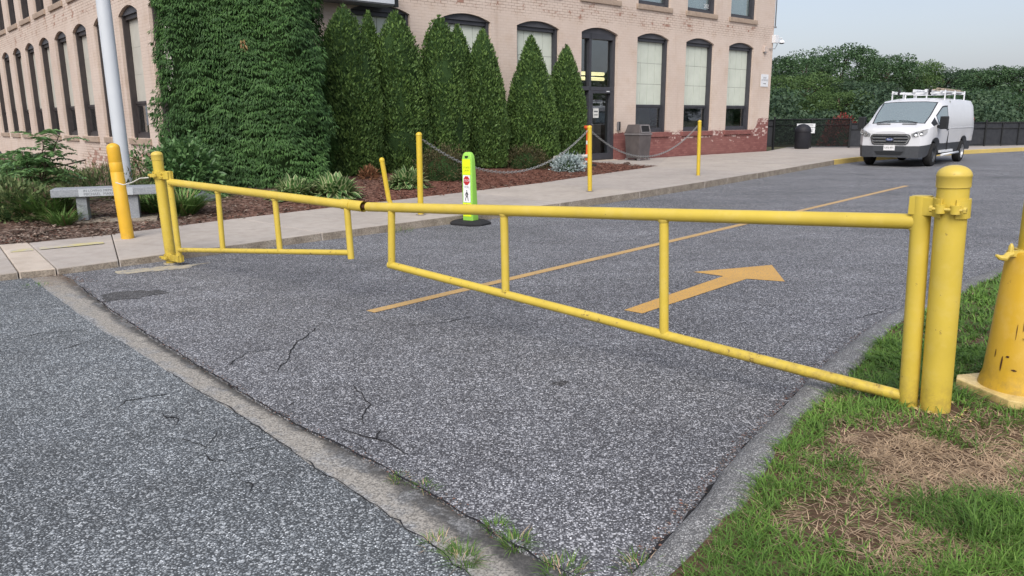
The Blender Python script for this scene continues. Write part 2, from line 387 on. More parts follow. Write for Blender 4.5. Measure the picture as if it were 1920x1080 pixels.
M['sill'] = plain('sandstone_sill', (.40, .315, .25), (.29, .225, .18), 8, .85, .2, bump=.5, bscale=40)
M['sillred'] = plain('red_sill', (.24, .10, .09), (.17, .07, .065), 8, .8, .2, bump=.4, bscale=40)
M['frame'] = plain('dark_frame', (.052, .054, .064), (.04, .041, .05), 5, .45, .4)
M['frame_brown'] = plain('dark_brown_frame', (.05, .043, .043), (.035, .03, .032), 5, .5, .35)
M['infill'] = plain('arch_infill_grey', (.085, .087, .10), (.066, .068, .078), 4, .6, .3)
M['panel'] = plain('pale_green_panel', (.56, .60, .53), (.50, .54, .475), 3, .5, .35)
M['panel_left'] = plain('pale_cream_panel', (.50, .49, .44), (.44, .43, .385), 3, .5, .3)
M['curtain'] = plain('white_shade', (.72, .74, .75), (.62, .65, .68), 4, .8, .2)
M['room'] = plain('dark_room', (.15, .145, .14), (.11, .108, .105), 2, .9, .1)
def m_glass(name, tint=(.75, .8, .8), ior=1.52, rough=.01, body=0.0, bodycol=(.05, .06, .06)):
    t = NT(name); t.t.nodes.remove(t.bsdf)
    tr = t.n('ShaderNodeBsdfTransparent'); tr.inputs[0].default_value = (*tint, 1)
    gl = t.n('ShaderNodeBsdfGlossy', i_Roughness=rough); gl.inputs[0].default_value = (.95, .97, 1, 1)
    fr = t.n('ShaderNodeLayerWeight', i_Blend=.5); mx = t.n('ShaderNodeMixShader'); f0 = ((ior - 1) / (ior + 1)) ** 2 * 3.2
    fac = t.math('MULTIPLY_ADD', t.math('POWER', fr.outputs['Facing'], 4.0), 1 - f0, f0, clamp=True)      # the same from both faces of a pane
    t.l(fac, mx.inputs[0]); t.l(tr.outputs[0], mx.inputs[1]); t.l(gl.outputs[0], mx.inputs[2])
    last = mx
    if body:
        df = t.n('ShaderNodeBsdfDiffuse'); df.inputs[0].default_value = (*bodycol, 1); m2 = t.n('ShaderNodeMixShader'); m2.inputs[0].default_value = body
        t.l(mx.outputs[0], m2.inputs[1]); t.l(df.outputs[0], m2.inputs[2]); last = m2
    t.l(last.outputs[0], t.out.inputs[0]); return t.mat
M['glass'] = m_glass('window_glass')
M['wind'] = m_glass('windshield_glass', (.80, .86, .86), 1.8, body=.38, bodycol=(.33, .42, .45))

def m_yellow(name, c, dirt=.5, scratch=.655):
    t = NT(name); co = t.co('Object'); n1 = t.noise(co, 4, 5); n2 = t.noise(co, 22, 7, .75)
    g = t.n('ShaderNodeNewGeometry'); pz = t.sep(g.outputs['Position'])[2]
    col = t.ramp(n1, [(.3, tuple(k * .86 for k in c)), (.7, c)])
    col = t.mix(t.math('MULTIPLY', t.step(t.noise(co, 9, 6, .7), .48, .66), .45), col, tuple(min(1, k * .9 + .05) for k in c))
    chip = t.step(n2, scratch, scratch + .03)
    low = t.math('SUBTRACT', 1.0, t.step(pz, .1, .35))
    grime = t.math('MULTIPLY', t.math('MULTIPLY', low, t.step(n2, .40, .62)), dirt)
    col = t.mix(grime, col, (.22, .15, .05)); col = t.mix(chip, col, (.14, .085, .04))
    t.bump(t.noise(co, 130, 3), .10, .002)
    return t.set(col, t.ramp(n2, [(.3, (.32,) * 3), (.7, (.5,) * 3)]), .42)
M['yellow'] = m_yellow('gate_yellow_paint', (.58, .435, .062))
M['yellow_rail'] = m_yellow('scuffed_rail_yellow_paint', (.58, .435, .062), .6, .605)
M['yellow_light'] = m_yellow('cap_yellow_paint', (.57, .43, .08))
M['yellow_orange'] = m_yellow('pole_base_yellow_paint', (.56, .345, .028), .6, .66)
M['bollard'] = m_yellow('bollard_sleeve_yellow', (.68, .40, .03), .2, .9)
M['post_yellow'] = m_yellow('chain_post_yellow', (.60, .43, .035), .3, .7)
M['plate_yellow'] = m_yellow('base_plate_yellow', (.68, .52, .22), .5, .66)
M['rust'] = plain('rust', (.09, .045, .025), (.05, .025, .018), 30, .9, .15, bump=.5)
M['flagpole'] = plain('galvanised_pole', (.53, .565, .61), (.48, .515, .56), 2, .42, .45, .0)
M['granite'] = plain('grey_granite', (.30, .32, .345), (.20, .215, .24), 60, .6, .35, bump=.4, bscale=90)
M['granite_pol'] = plain('light_granite', (.45, .48, .51), (.38, .41, .44), 60, .45, .4)
M['ink'] = plain('engraved_grey', (.16, .17, .19), None, 20, .8, .2)
M['black_ink'] = plain('black_print', (.02, .02, .022), None, 20, .7, .2)
M['grey_ink'] = plain('grey_print', (.16, .17, .18), None, 20, .7, .2)
M['olive_ink'] = plain('faded_print', (.20, .25, .02), None, 20, .7, .2)
M['white_print'] = plain('white_print', (.78, .78, .80), None, 20, .6, .3)
M['red_print'] = plain('red_print', (.48, .025, .035), None, 20, .5, .3)
M['lime'] = plain('lime_plastic', (.30, .62, .09), (.27, .56, .08), 4, .5, .35)
M['fluor'] = plain('fluorescent_yellow_sheet', (.70, .82, .015), (.66, .78, .015), 8, .45, .35)
M['rubber'] = plain('black_rubber', (.025, .026, .028), (.018, .018, .02), 20, .8, .25, bump=.4)
M['orange'] = plain('orange_plastic', (.70, .12, .04), (.6, .095, .03), 8, .5, .35)
M['chain'] = plain('galvanised_chain', (.34, .35, .35), (.24, .24, .23), 30, .45, .5, .6)
M['pvc'] = plain('white_pvc', (.58, .57, .53), (.48, .47, .43), 8, .5, .35)
M['bin'] = plain('brown_grey_plastic', (.115, .10, .10), (.075, .066, .068), 3, .6, .3, bump=.3, bscale=30)
M['bin_edge'] = plain('grey_plastic', (.20, .19, .195), (.15, .14, .145), 6, .55, .3)
M['black'] = plain('black_metal', (.016, .018, .02), (.011, .012, .014), 8, .5, .35)
M['blackbin'] = plain('black_plastic', (.02, .021, .027), (.015, .015, .02), 8, .6, .3)
M['fence_fabric'] = m_glass('fence_fabric', (.5, .5, .5), 1.05, .6, body=.55, bodycol=(.022, .027, .027))
M['fence_slats'] = plain('black_privacy_slats', (.035, .038, .044), (.022, .024, .03), 7, .6, .3)
M['white_metal'] = plain('white_metal', (.70, .72, .75), (.62, .64, .68), 6, .45, .4)
M['cream_metal'] = plain('cream_metal', (.56, .47, .42), None, 6, .5, .35)
M['grey_metal'] = plain('grey_metal', (.22, .23, .25), (.17, .175, .19), 4, .5, .4)
M['paper'] = plain('white_paper', (.68, .69, .66), None, 8, .8, .2)
def m_emit(name, c, s):
    t = NT(name); t.set((.8, .8, .75), .5); t.bsdf.inputs['Emission Color'].default_value = (*c, 1); t.bsdf.inputs['Emission Strength'].default_value = s; return t.mat
M['tube'] = m_emit('lit_fluorescent_tube', (1, .82, .42), 1.1)

def m_leaf(name, a, b, dead=None, spec=.25, rough=.55, trans=.25, clump=0.0, tip=None):
    t = NT(name); r = t.attr('rnd'); co = t.co()
    stops = [(0, a), (.85, b)] + ([(1.0, tip)] if tip else [])
    col = t.ramp(r, stops)
    if clump:
        col = t.mix(1.0, col, t.ramp(t.noise(co, clump, 3), [(.3, (.72, .74, .76)), (.7, (1.22, 1.2, 1.1))]), 'MULTIPLY')
    if dead: col = t.mix(t.attr('dead'), col, t.ramp(r, [(0, tuple(k * .6 for k in dead)), (1, tuple(k * 1.35 for k in dead))]))
    t.set(col, rough, spec)
    tl = t.n('ShaderNodeBsdfTranslucent'); t.l(col, tl.inputs[0]); mx = t.n('ShaderNodeMixShader'); mx.inputs[0].default_value = trans
    t.l(t.bsdf.outputs[0], mx.inputs[1]); t.l(tl.outputs[0], mx.inputs[2]); t.l(mx.outputs[0], t.out.inputs[0]); return t.mat
M['arb'] = m_leaf('arborvitae_foliage', (.040, .088, .026), (.135, .225, .065), clump=1.6, trans=.15)
M['hedge'] = m_leaf('hedge_foliage', (.026, .070, .022), (.080, .168, .050), clump=1.1, trans=.15, dead=(.30, .20, .09))
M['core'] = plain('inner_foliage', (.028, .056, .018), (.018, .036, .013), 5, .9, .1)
M['bark'] = plain('bark', (.10, .075, .055), (.055, .04, .03), 12, .9, .15, bump=.6)
M['tree1'] = m_leaf('tree_leaves', (.050, .100, .050), (.105, .185, .082), clump=.25)  # far leaves: brightened and slightly blued in place of distance haze
M['tree2'] = m_leaf('tree_leaves_light', (.070, .135, .045), (.150, .235, .085), clump=.25)
M['tree3'] = m_leaf('tree_leaves_haze', (.040, .078, .048), (.088, .142, .082), clump=.25)  # blue tint is distance haze painted into the leaf colour
M['grass'] = m_leaf('lawn_grass', (.055, .125, .022), (.16, .29, .060), dead=(.50, .37, .25), clump=2.2, tip=(.24, .36, .10))
M['clumpgrass'] = m_leaf('clump_grass', (.055, .125, .03), (.16, .27, .075), dead=(.25, .19, .10))
M['fern'] = m_leaf('dry_fern', (.20, .095, .05), (.38, .20, .11))
M['hosta'] = m_leaf('hosta_green', (.05, .13, .04), (.11, .22, .065), rough=.45)
M['hosta_pale'] = m_leaf('hosta_pale_edge', (.30, .37, .16), (.46, .50, .28), rough=.45)
M['yew'] = m_leaf('shrub_dark', (.050, .058, .026), (.135, .115, .062), clump=4)
M['silver'] = m_leaf('silver_leaves', (.24, .31, .31), (.52, .60, .61), rough=.8)
M['sumac'] = m_leaf('sumac_leaves', (.050, .125, .040), (.17, .30, .11), rough=.42, spec=.4)
M['weed'] = m_leaf('weed_leaves', (.065, .120, .04), (.19, .23, .10), dead=(.22, .16, .11))
M['vine'] = m_leaf('vine_leaves', (.048, .115, .040), (.14, .26, .095), rough=.4, spec=.4)
M['redleaf'] = m_leaf('red_leaves', (.16, .03, .03), (.28, .07, .06))
def m_mulch():
    t = NT('red_mulch'); co = t.co(); X = t.sep(co)[0]
    v = t.n('ShaderNodeTexVoronoi', feature='F1', i_Scale=26); mp = t.n('ShaderNodeMapping'); mp.inputs['Scale'].default_value = (1, .5, 1)
    t.l(co, mp.inputs[0]); t.l(mp.outputs[0], v.inputs['Vector'])
    sc = t.n('ShaderNodeSeparateColor'); t.l(v.outputs['Color'], sc.inputs[0])
    fresh = t.ramp(sc.outputs[0], [(0, (.05, .022, .018)), (.5, (.135, .058, .042)), (1, (.22, .11, .08))])
    old = t.ramp(sc.outputs[0], [(0, (.045, .032, .025)), (.5, (.115, .075, .058)), (1, (.22, .165, .135))])
    n = t.noise(co, .9, 6, .65); e = t.math('ADD', t.step(X, -6.0, -1.5), t.math('MULTIPLY', t.math('SUBTRACT', n, .5), 1.6), clamp=True)
    col = t.mix(e, old, fresh)
    t.bump(v.outputs['Distance'], .9, .03); return t.set(col, .95, .1)
M['mulch'] = m_mulch()
M['chip'] = m_leaf('mulch_chips', (.055, .026, .02), (.19, .095, .07), dead=(.21, .165, .135), trans=0)
M['soil'] = None
def m_soil():
    t = NT('lawn_soil'); co = t.co(); n = t.noise(co, 7, 8, .7)
    col = t.ramp(n, [(.3, (.055, .034, .022)), (.55, (.115, .075, .05)), (.75, (.21, .155, .11))])
    t.bump(t.noise(co, 60, 5), .7, .015); return t.set(col, .95, .1)
M['soil'] = m_soil()

# ================================================================== THE SETTING
def sheet(name, poly, z, mat, parent=None, kind='structure', drop=0.0):
    mb = MB(); n = len(poly)
    pts = [(p[0], p[1], z if len(p) < 3 else p[2]) for p in poly]
    mb.add(pts, [tuple(range(n))])
    if drop:
        low = [(p[0], p[1], p[2] - drop) for p in pts]
        mb.add(pts + low, [(i, (i + 1) % n, n + (i + 1) % n, n + i) for i in range(n)])
    o = mb.build(name, mat, parent, fix=False)
    me = o.data
    bm = bmesh.new(); bm.from_mesh(me); bmesh.ops.triangulate(bm, faces=[f for f in bm.faces if len(f.verts) > 4])
    for f in bm.faces:
        if abs(f.normal.z) > .5 and f.normal.z < 0: f.normal_flip()
    bm.to_mesh(me); bm.free()
    if kind: o['kind'] = kind
    return o
sheet('ground', [(-400, -300), (500, -300), (500, 600), (-400, 600)], -.12, M['ground'])

# kerb line (front top edge of the sidewalk) and its back edge
KERB = [(-16, 2.0), (-9.5, 4.75), (-6.6, 6.05), (-4.6, 7.02), (-4.34, 7.18), (-3.96, 7.61), (-2.35, 9.40), (-.62, 11.27), (.80, 12.70), (2.45, 14.67), (4.25, 16.92),
        (6.2, 19.45), (8.3, 22.2), (10.41, 24.97), (11.9, 26.62), (14.6, 28.65), (18.05, 31.2), (22.0, 33.55), (30, 37.4), (60, 48)]
BACK = [(-17.5, 4.3), (-10.8, 6.5), (-7.6, 7.85), (-5.85, 8.66), (-5.6, 8.80), (-4.95, 9.42), (-3.9, 10.92), (-2.45, 12.78), (-.82, 14.85), (.62, 16.75), (2.15, 19.25),
        (4.1, 22.25), (5.6, 27.72), (7.8, 29.66), (10.62, 32.15), (12.9, 36.3), (17.5, 36.3), (22.8, 36.4), (31, 41), (61, 52)]
KZ = [.07, .07, .07, .07, .07, .078, .10, .12, .13, .14] + [.15] * 10          # walk level along the kerb
BZ = [.10, .10, .10, .10, .10, .108, .12, .135, .145, .15] + [.15] * 10
KERB = [(k[0] * (1.5 - z) / 1.35, k[1] * (1.5 - z) / 1.35) if 2 < i < 17 else k for i, (k, z) in enumerate(zip(KERB, KZ))]
BACK = [(k[0] * (1.5 - z) / 1.35, k[1] * (1.5 - z) / 1.35) if 2 < i < 12 else k for i, (k, z) in enumerate(zip(BACK, BZ))]
def offset_in(p, q, d): v = Vector((q[0] - p[0], q[1] - p[1])); return (p[0] + v.x * d / v.length, p[1] + v.y * d / v.length)
under = [offset_in(k, b_, .25) for k, b_ in zip(KERB, BACK)]

gut_r = [(118, 497), (135, 520), (150, 536), (165, 548), (187, 565), (210, 582), (255, 612), (300, 641), (350, 671), (400, 702), (450, 732), (500, 764), (560, 797), (620, 826), (693, 862), (733, 884), (813, 929), (893, 978), (945, 1012), (1003, 1042), (1090, 1090), (1180, 1150)]
gut_l = [(22, 497), (50, 516), (75, 532), (97, 550), (115, 563), (133, 577), (165, 600), (197, 623), (253, 655), (310, 693), (363, 728), (430, 764), (483, 800), (533, 834), (560, 856), (627, 898), (693, 941), (760, 988), (807, 1020), (853, 1058), (905, 1100), (960, 1150)]
def jit(pts, a, sub=3):
    out = []
    for i in range(len(pts) - 1):
        for k in range(sub):
            t = k / sub; p = Vector(pts[i]).lerp(Vector(pts[i + 1]), t)
            out.append((p.x + random.uniform(-a, a), p.y + random.uniform(-a, a)))
    return out + [tuple(pts[-1][:2])]
GR = jit([G(*p)[:2] for p in gut_r[1:]], .008); GL = jit([G(*p)[:2] for p in gut_l[1:]], .006)
road_poly = GR + [(1.6, .6), (4.5, -8), (90, -8), (90, 62)] + list(reversed(under[4:-1]))[:] 
road = sheet('road', road_poly, 0.0, M['road'], drop=.03)
lot_poly = list(reversed(GL)) + list(reversed(under[:4])) + [(-40, 0), (-40, -12), (2.2, -12), (.9, .8)]
lot = sheet('parking_lot', lot_poly, -.002, M['lot'], drop=.03)
def gutter():
    me = bpy.data.meshes.new('gutter'); n = len(gut_l); vs = []; fs = []; uvs = []
    for i in range(n):
        a, b_ = G(*gut_l[i]), G(*gut_r[i]); dv = (b_ - a).normalized() * .06; a -= dv; b_ += dv
        for k in range(7):
            t = k / 6; p = a.lerp(b_, t); vs.append((p.x, p.y, -.005 - .010 * t * t + random.uniform(-.0015, .0015))); uvs.append((t, i / (n - 1)))
    for i in range(n - 1):
        for k in range(6): q = i * 7 + k; fs.append((q, q + 1, q + 8, q + 7))
    me.from_pydata(vs, [], fs); uv = me.uv_layers.new(name='UVMap')
    for lp in me.loops: uv.data[lp.index].uv = uvs[lp.vertex_index]
    me.materials.append(M['gutter']); me.polygons.foreach_set('use_smooth', [True] * len(fs))
    tag(link(bpy.data.objects.new('gutter', me)), kind='structure')
gutter()

# paint on the road
def strip(name, a, b_, wid, z, mat, parent):
    a = Vector(a); b_ = Vector(b_); d = (b_ - a).to_2d().normalized(); s = Vector((-d.y, d.x)) * wid / 2
    return sheet(name, [(a.x + s.x, a.y + s.y), (b_.x + s.x, b_.y + s.y), (b_.x - s.x, b_.y - s.y), (a.x - s.x, a.y - s.y)], z, mat, parent, None)
strip('lane_line', G(694, 585), G(1700, 348.5), .105, .004, M['line'], road)
arrow_px = [(1170, 582), (1356.7, 518.3), (1300, 510.5), (1447, 497.3), (1471.7, 528.5), (1400, 523.3), (1204, 588.5)]
sheet('arrow_marking', [G(*p)[:2] for p in arrow_px], .004, M['mark'], road, None)

# cracks and dark marks: thin ribbons with a shape of their own
def ribbon(mb, px, w0, z=.004, wig=.012):
    pts = []
    P_ = [G(*p) for p in px]
    for i in range(len(P_) - 1):
        n = max(2, int((P_[i + 1] - P_[i]).length / .05))
        for k in range(n): pts.append(P_[i].lerp(P_[i + 1], k / n) + Vector((random.uniform(-wig, wig), random.uniform(-wig, wig), 0)))
    pts.append(P_[-1]); L_, R_ = [], []
    for i, p in enumerate(pts):
        d = (pts[min(i + 1, len(pts) - 1)] - pts[max(i - 1, 0)]).normalized(); s = Vector((-d.y, d.x, 0))
        e = min(1, min(i, len(pts) - 1 - i) / 3 + .15); w_ = w0 * random.uniform(.35, 1.15) * e
        L_.append((p.x + s.x * w_, p.y + s.y * w_, z)); R_.append((p.x - s.x * w_, p.y - s.y * w_, z))
    n = len(pts); mb.add(L_ + R_, [(i, n + i, n + i + 1, i + 1) for i in range(n - 1)])
CR_road = [[(660, 722), (682, 738), (692, 760), (680, 790), (672, 800)], [(640, 800), (680, 820), (720, 828), (748, 842), (768, 855)], [(715, 800), (705, 815), (720, 830)], [(560, 750), (545, 757), (532, 770)],
           [(760, 612), (840, 605), (900, 590)], [(520, 700), (560, 640), (600, 610)], [(1810, 455), (1850, 458), (1920, 463)], [(1690, 440), (1720, 445)], [(1790, 346), (1870, 333), (1920, 325)], [(1600, 600), (1680, 575)], [(620, 575), (640, 580)],
           [(690, 850), (676, 838), (655, 838)], [(1100, 460), (1180, 452), (1270, 430)], [(420, 690), (470, 660), (520, 655)]]
CR_lot = [[(210, 770), (240, 750), (300, 742), (360, 726)], [(300, 775), (310, 783), (332, 785), (328, 800)], [(388, 838), (402, 815), (425, 795)], [(330, 822), (365, 830), (388, 840)], [(430, 848), (470, 843), (512, 834)], [(380, 845), (400, 862), (430, 866)],
          [(0, 640), (80, 625), (160, 618)], [(0, 555), (40, 545), (75, 541)], [(100, 660), (150, 645), (180, 640)], [(440, 890), (470, 910), (480, 930)]]
mb = MB(); [ribbon(mb, c, .0052, .004, .015) for c in CR_road]; tag(mb.build('cracks', M['crack'], road, fix=False), kind='stuff')
mb = MB(); [ribbon(mb, c, .0055, .002, .014) for c in CR_lot]; tag(mb.build('cracks', M['crack'], lot, fix=False), kind='stuff')
mb = MB(); ribbon(mb, [(px - 1, py) for px, py in gut_r[2:-1]], .006, .0035, .009); tag(mb.build('joint_crack', M['crack'], road, fix=False), kind='stuff')
mb = MB(); ribbon(mb, gut_l[9:-1], .0035, .002, .008); tag(mb.build('joint_crack', M['crack'], lot, fix=False), kind='stuff')
def blot(name, px, mat, parent, z=.004, n=26, jitter=.18):
    P_ = [G(*p) for p in px]; c = sum(P_, Vector()) / len(P_); out = []
    for i in range(len(P_)):
        for k in range(4):
            q = P_[i].lerp(P_[(i + 1) % len(P_)], k / 4); out.append((c + (q - c) * random.uniform(1 - jitter, 1 + jitter * .5))[:2])
    return sheet(name, out, z, mat, parent, None)
blot('dark_patch', [(183, 556), (230, 546), (300, 544), (318, 549), (260, 560), (195, 566)], M['stain'], road)
blot('dark_patch', [(1030, 721), (1055, 714), (1068, 716), (1054, 724)], M['stain'], road)
blot('sandy_patch', [(218, 509), (300, 500), (336, 498), (392, 493), (345, 505), (270, 511), (225, 516)], M['sandpatch'], road)

# ---- sidewalk slabs
sw = empty('sidewalk'); sw['kind'] = 'structure'
def slab_at(i, mat_top, z=.15):
    f0, f1, b1_, b0 = KERB[i], KERB[i + 1], BACK[i + 1], BACK[i]
    poly = [Vector(f0), Vector(f1), Vector(b1_), Vector(b0)]
    d0 = (poly[1] - poly[0]).normalized() * .005; d1 = (poly[2] - poly[3]).normalized() * .005
    poly = [poly[0] + d0, poly[1] - d0, poly[2] - d1, poly[3] + d1]
    mb = MB(); zz = z + random.uniform(-.003, .003); n = 4
    hz = [KZ[i], KZ[i + 1], BZ[i + 1], BZ[i]]; zz -= .15
    vs = [(p.x, p.y, -.1) for p in poly] + [(p.x, p.y, h_ + zz) for p, h_ in zip(poly, hz)]
    mb.add(vs, [(4, 5, 6, 7)], 0); mb.add(vs, [(0, 1, 5, 4)], 1); mb.add(vs, [(1, 2, 6, 5), (2, 3, 7, 6), (3, 0, 4, 7)], 0)
    mb.build('slab', [mat_top, M['kerbface']], sw, bevel=.012)
for i in range(len(KERB) - 1): slab_at(i, M['conc_light'] if i == 3 else M['conc'])
# apron in front of the door
ap = [(4.14, 22.33), (5.58, 27.68), tuple(B(14.2, 0.0)[:2]), tuple(B(11.3, .0)[:2]), (2.62, 24.7), (3.3, 23.7)]
mb = MB(); mb.prism(ap, -.1, .149); mb.build('slab', M['conc'], sw)
# faded yellow line on the walk
def walk_z(i, x, y):                  # height of slab i
    a, b_, c_ = Vector((*KERB[i], KZ[i])), Vector((*KERB[i + 1], KZ[i + 1])), Vector((*BACK[i], BZ[i])); n_ = (b_ - a).cross(c_ - a); return a.z - ((x - a.x) * n_.x + (y - a.y) * n_.y) / n_.z
for si, q0, q1 in ((4, (74, 467.5), (194, 456.5)), (3, (20, 472.5), (62, 468.5))):
    e0, e1 = G(*q0, .086), G(*q1, .09); d_ = (e1 - e0).to_2d().normalized(); n_ = Vector((-d_.y, d_.x)) * .085; cs = []
    for p_ in ((e0.to_2d() - n_), (e1.to_2d() - n_), (e1.to_2d() + n_), (e0.to_2d() + n_)): cs.append((p_.x, p_.y, walk_z(si, p_.x, p_.y) + .0055))
    sheet('yellow_line', cs, 0, M['swline'], sw, None)
# yellow-painted kerb pieces
kb = empty('kerb'); kb['kind'] = 'structure'
for i in range(13, len(KERB) - 1):
    a, b_ = Vector(KERB[i]), Vector(KERB[i + 1]); ia, ib = Vector(BACK[i]), Vector(BACK[i + 1])
    na = (ia - a).normalized(); nb = (ib - b_).normalized()
    d = (b_ - a).normalized() * .004
    poly = [a - na * .006 + d, b_ - nb * .006 - d, b_ + nb * .13 - d, a + na * .13 + d]
    mb = MB(); mb.prism(poly, -.05, .156); mb.build('kerb_stone', M['kerb_yellow'], kb, bevel=.012)

# ---- planted bed
def seg_dist(p, a, b_):
    ax, ay = a; bx, by = b_; t = max(0, min(1, ((p[0] - ax) * (bx - ax) + (p[1] - ay) * (by - ay)) / ((bx - ax) ** 2 + (by - ay) ** 2 + 1e-9)))
    return math.hypot(p[0] - ax - t * (bx - ax), p[1] - ay - t * (by - ay))
BEDLINE = BACK[:12]
def bed_z(x, y):
    d, i = min((seg_dist((x, y), BEDLINE[i], BEDLINE[i + 1]), i) for i in range(len(BEDLINE) - 1))
    ax, ay = BEDLINE[i]; bx, by = BEDLINE[i + 1]; u = max(0, min(1, ((x - ax) * (bx - ax) + (y - ay) * (by - ay)) / ((bx - ax) ** 2 + (by - ay) ** 2)))
    z0 = BZ[i] + (BZ[i + 1] - BZ[i]) * u
    t = min(1, d / 4.0); t = t * t * (3 - 2 * t)
    hi = z0 + (.28 - z0) * t
    lf = max(0, min(1, (-6.8 - x) / 4)) * t
    return hi - lf * .36
def GB(px, py):                       # pixel -> point on the bed
    z = .2
    for _ in range(12): p = G(px, py, z); z = z * .4 + bed_z(p.x, p.y) * .6
    return Vector((p.x, p.y, bed_z(p.x, p.y)))
QF = [(-45, 22), (-34, 48), (-20, 32), (-12.5, 23.6), (-9.2, 19.9), tuple(B(-.0, 0)[:2]), tuple(B(1.8, 0)[:2]), tuple(B(4.0, 0)[:2]), tuple(B(6.4, 0)[:2]), tuple(B(8.8, 0)[:2]), tuple(B(10.6, 0)[:2]), tuple(B(11.25, .1)[:2])]
def bed():
    vs, fs = [], []; rows = 16; cols = []
    for i in range(len(BEDLINE) - 1):
        for k in range(6):
            t = k / 6; cols.append((Vector(BEDLINE[i]).lerp(Vector(BEDLINE[i + 1]), t), Vector(QF[i]).lerp(Vector(QF[i + 1]), t)))
    cols.append((Vector(BEDLINE[-1]), Vector(QF[-1])))
    for a, q in cols:
        a2 = a + (a - q).normalized() * .02
        for r in range(rows + 1):
            p = a2.lerp(q, (r / rows) ** 1.25); z = bed_z(p.x, p.y) - (.006 if r == 0 else 0) + (random.uniform(-.012, .018) if r > 0 else 0); vs.append((p.x, p.y, z))
    n = rows + 1
    for i in range(len(cols) - 1):
        for r in range(rows): q = i * n + r; fs.append((q, q + n, q + n + 1, q + 1))
    mb = MB(); mb.add(vs, fs, 0, True); o = mb.build('mulch_bed', M['mulch']); o['kind'] = 'structure'
    # loose chips
    N = 9000; ci = rng.integers(0, len(cols), N); tt = rng.random(N) ** 1.6 * .55
    P_ = np.array([list(cols[c][0].lerp(cols[c][1], t)) for c, t in zip(ci, tt)]); P_ = P_ + rng.normal(0, .05, P_.shape)
    Z = np.array([bed_z(x, y) for x, y in P_]); P3 = np.column_stack([P_, Z + rng.uniform(.005, .03, N)])
    az = rng.uniform(0, 2 * np.pi, N); D = np.column_stack([np.cos(az), np.sin(az), rng.uniform(-.25, .45, N)]); Nn = np.column_stack([rng.normal(0, .5, N), rng.normal(0, .5, N), np.ones(N)])
    dead = (rng.random(N) < np.clip((-1.5 - P_[:, 0]) / 5, .08, .8)).astype(float)
    ch = leaf_mesh('mulch_chips', P3, D, Nn, rng.uniform(.03, .085, N), rng.uniform(.012, .03, N), M['chip'], o, dead=dead); ch['kind'] = 'stuff'
bed()

# ---- lawn on the right with its asphalt berm
bpx = [(1150, 1100), (1190, 1070), (1235, 1030), (1300, 962), (1345, 905), (1400, 842), (1450, 790), (1520, 716), (1565, 676), (1600, 648), (1645, 617), (1690, 591), (1745, 565), (1800, 541), (1900, 503)]
BM = [G(*p) for p in bpx]; last = BM[-1]; dv = (BM[-1] - BM[-3]).normalized()
BM += [last + dv * k for k in (2, 6, 14, 40)]
BN = []
for i in range(len(BM)):
    d = (BM[min(i + 1, len(BM) - 1)] - BM[max(i - 1, 0)]).normalized(); BN.append(Vector((d.y, -d.x, 0)))
LZ = .105
def berm():
    prof = [(-.02, -.02), (.0, .002), (.012, .045), (.04, .085), (.08, .105), (.13, .108), (.17, .10), (.22, .03)]
    vs, fs = [], []; pts, nn = [], []
    for i in range(len(BM) - 1):
        k = max(1, int((BM[i + 1] - BM[i]).length / .12)) if i < 15 else 3
        for j in range(k): pts.append(BM[i].lerp(BM[i + 1], j / k)); nn.append(BN[i].lerp(BN[i + 1], j / k))
    pts.append(BM[-1]); nn.append(BN[-1]); m = len(prof)
    for i, (p, q) in enumerate(zip(pts, nn)):
        e = min(1, i / 6); wob = random.uniform(-.008, .008)
        for (a, h) in prof: vs.append((p.x + q.x * (a * (1.0 + .07 * math.sin(i * .35)) + wob), p.y + q.y * (a * (1.0 + .07 * math.sin(i * .35)) + wob), h * e * random.uniform(.93, 1.05)))
    for i in range(len(pts) - 1):
        for k in range(m - 1): q = i * m + k; fs.append((q, q + 1, q + m + 1, q + m))
    mb = MB(); mb.add(vs, fs, 0, True); o = mb.build('berm', M['berm']); o['kind'] = 'structure'
berm()
mb = MB(); ribbon(mb, [(px - 3, py + 1) for px, py in bpx[1:]], .012, .0035, .010); tag(mb.build('berm_crack', M['crack'], road, fix=False), kind='stuff')
def litter(name, pts, n, sp, smin, smax, parent, z=.004):
    g = np.random.default_rng(len(pts) + n); P_ = np.array([[p.x, p.y] for p in pts]); cum = np.concatenate([[0], np.cumsum(np.linalg.norm(np.diff(P_, axis=0), axis=1))]); s_ = g.uniform(0, cum[-1], n)
    x = np.interp(s_, cum, P_[:, 0]) + g.normal(0, sp, n); y = np.interp(s_, cum, P_[:, 1]) + g.normal(0, sp, n); az = g.uniform(0, 6.28, n)
    D = np.column_stack([np.cos(az), np.sin(az), g.uniform(-.05, .2, n)]); N_ = np.column_stack([g.normal(0, .3, n), g.normal(0, .3, n), np.ones(n)])
    o_ = leaf_mesh(name, np.column_stack([x, y, z + g.uniform(0, .004, n)]), D, N_, g.uniform(smin, smax, n), g.uniform(smin * .3, smax * .4, n), M['chip'], parent, g.random(n), dead=(g.random(n) < .45).astype(float)); o_['kind'] = 'stuff'
litter('debris', [p - q * .03 for p, q in zip(BM[1:12], BN[1:12])], 900, .018, .006, .022, road)
litter('debris', [G(*p) for p in gut_r[2:-2]], 700, .022, .005, .02, road)
litter('debris', [G(*p) for p in ((20, 522), (105, 516), (160, 530))], 260, .05, .008, .03, lot)
lawn_edge = [(p + q * .16) for p, q in zip(BM, BN)]
def lawn_z(x, y):
    d = min(seg_dist((x, y), lawn_edge[i][:2], lawn_edge[i + 1][:2]) for i in range(16))
    return LZ - .03 + .055 * min(1, d / .5) + .012 * math.sin(3 * x + 1.3 * y) + .01 * math.sin(5.1 * y - 2 * x)
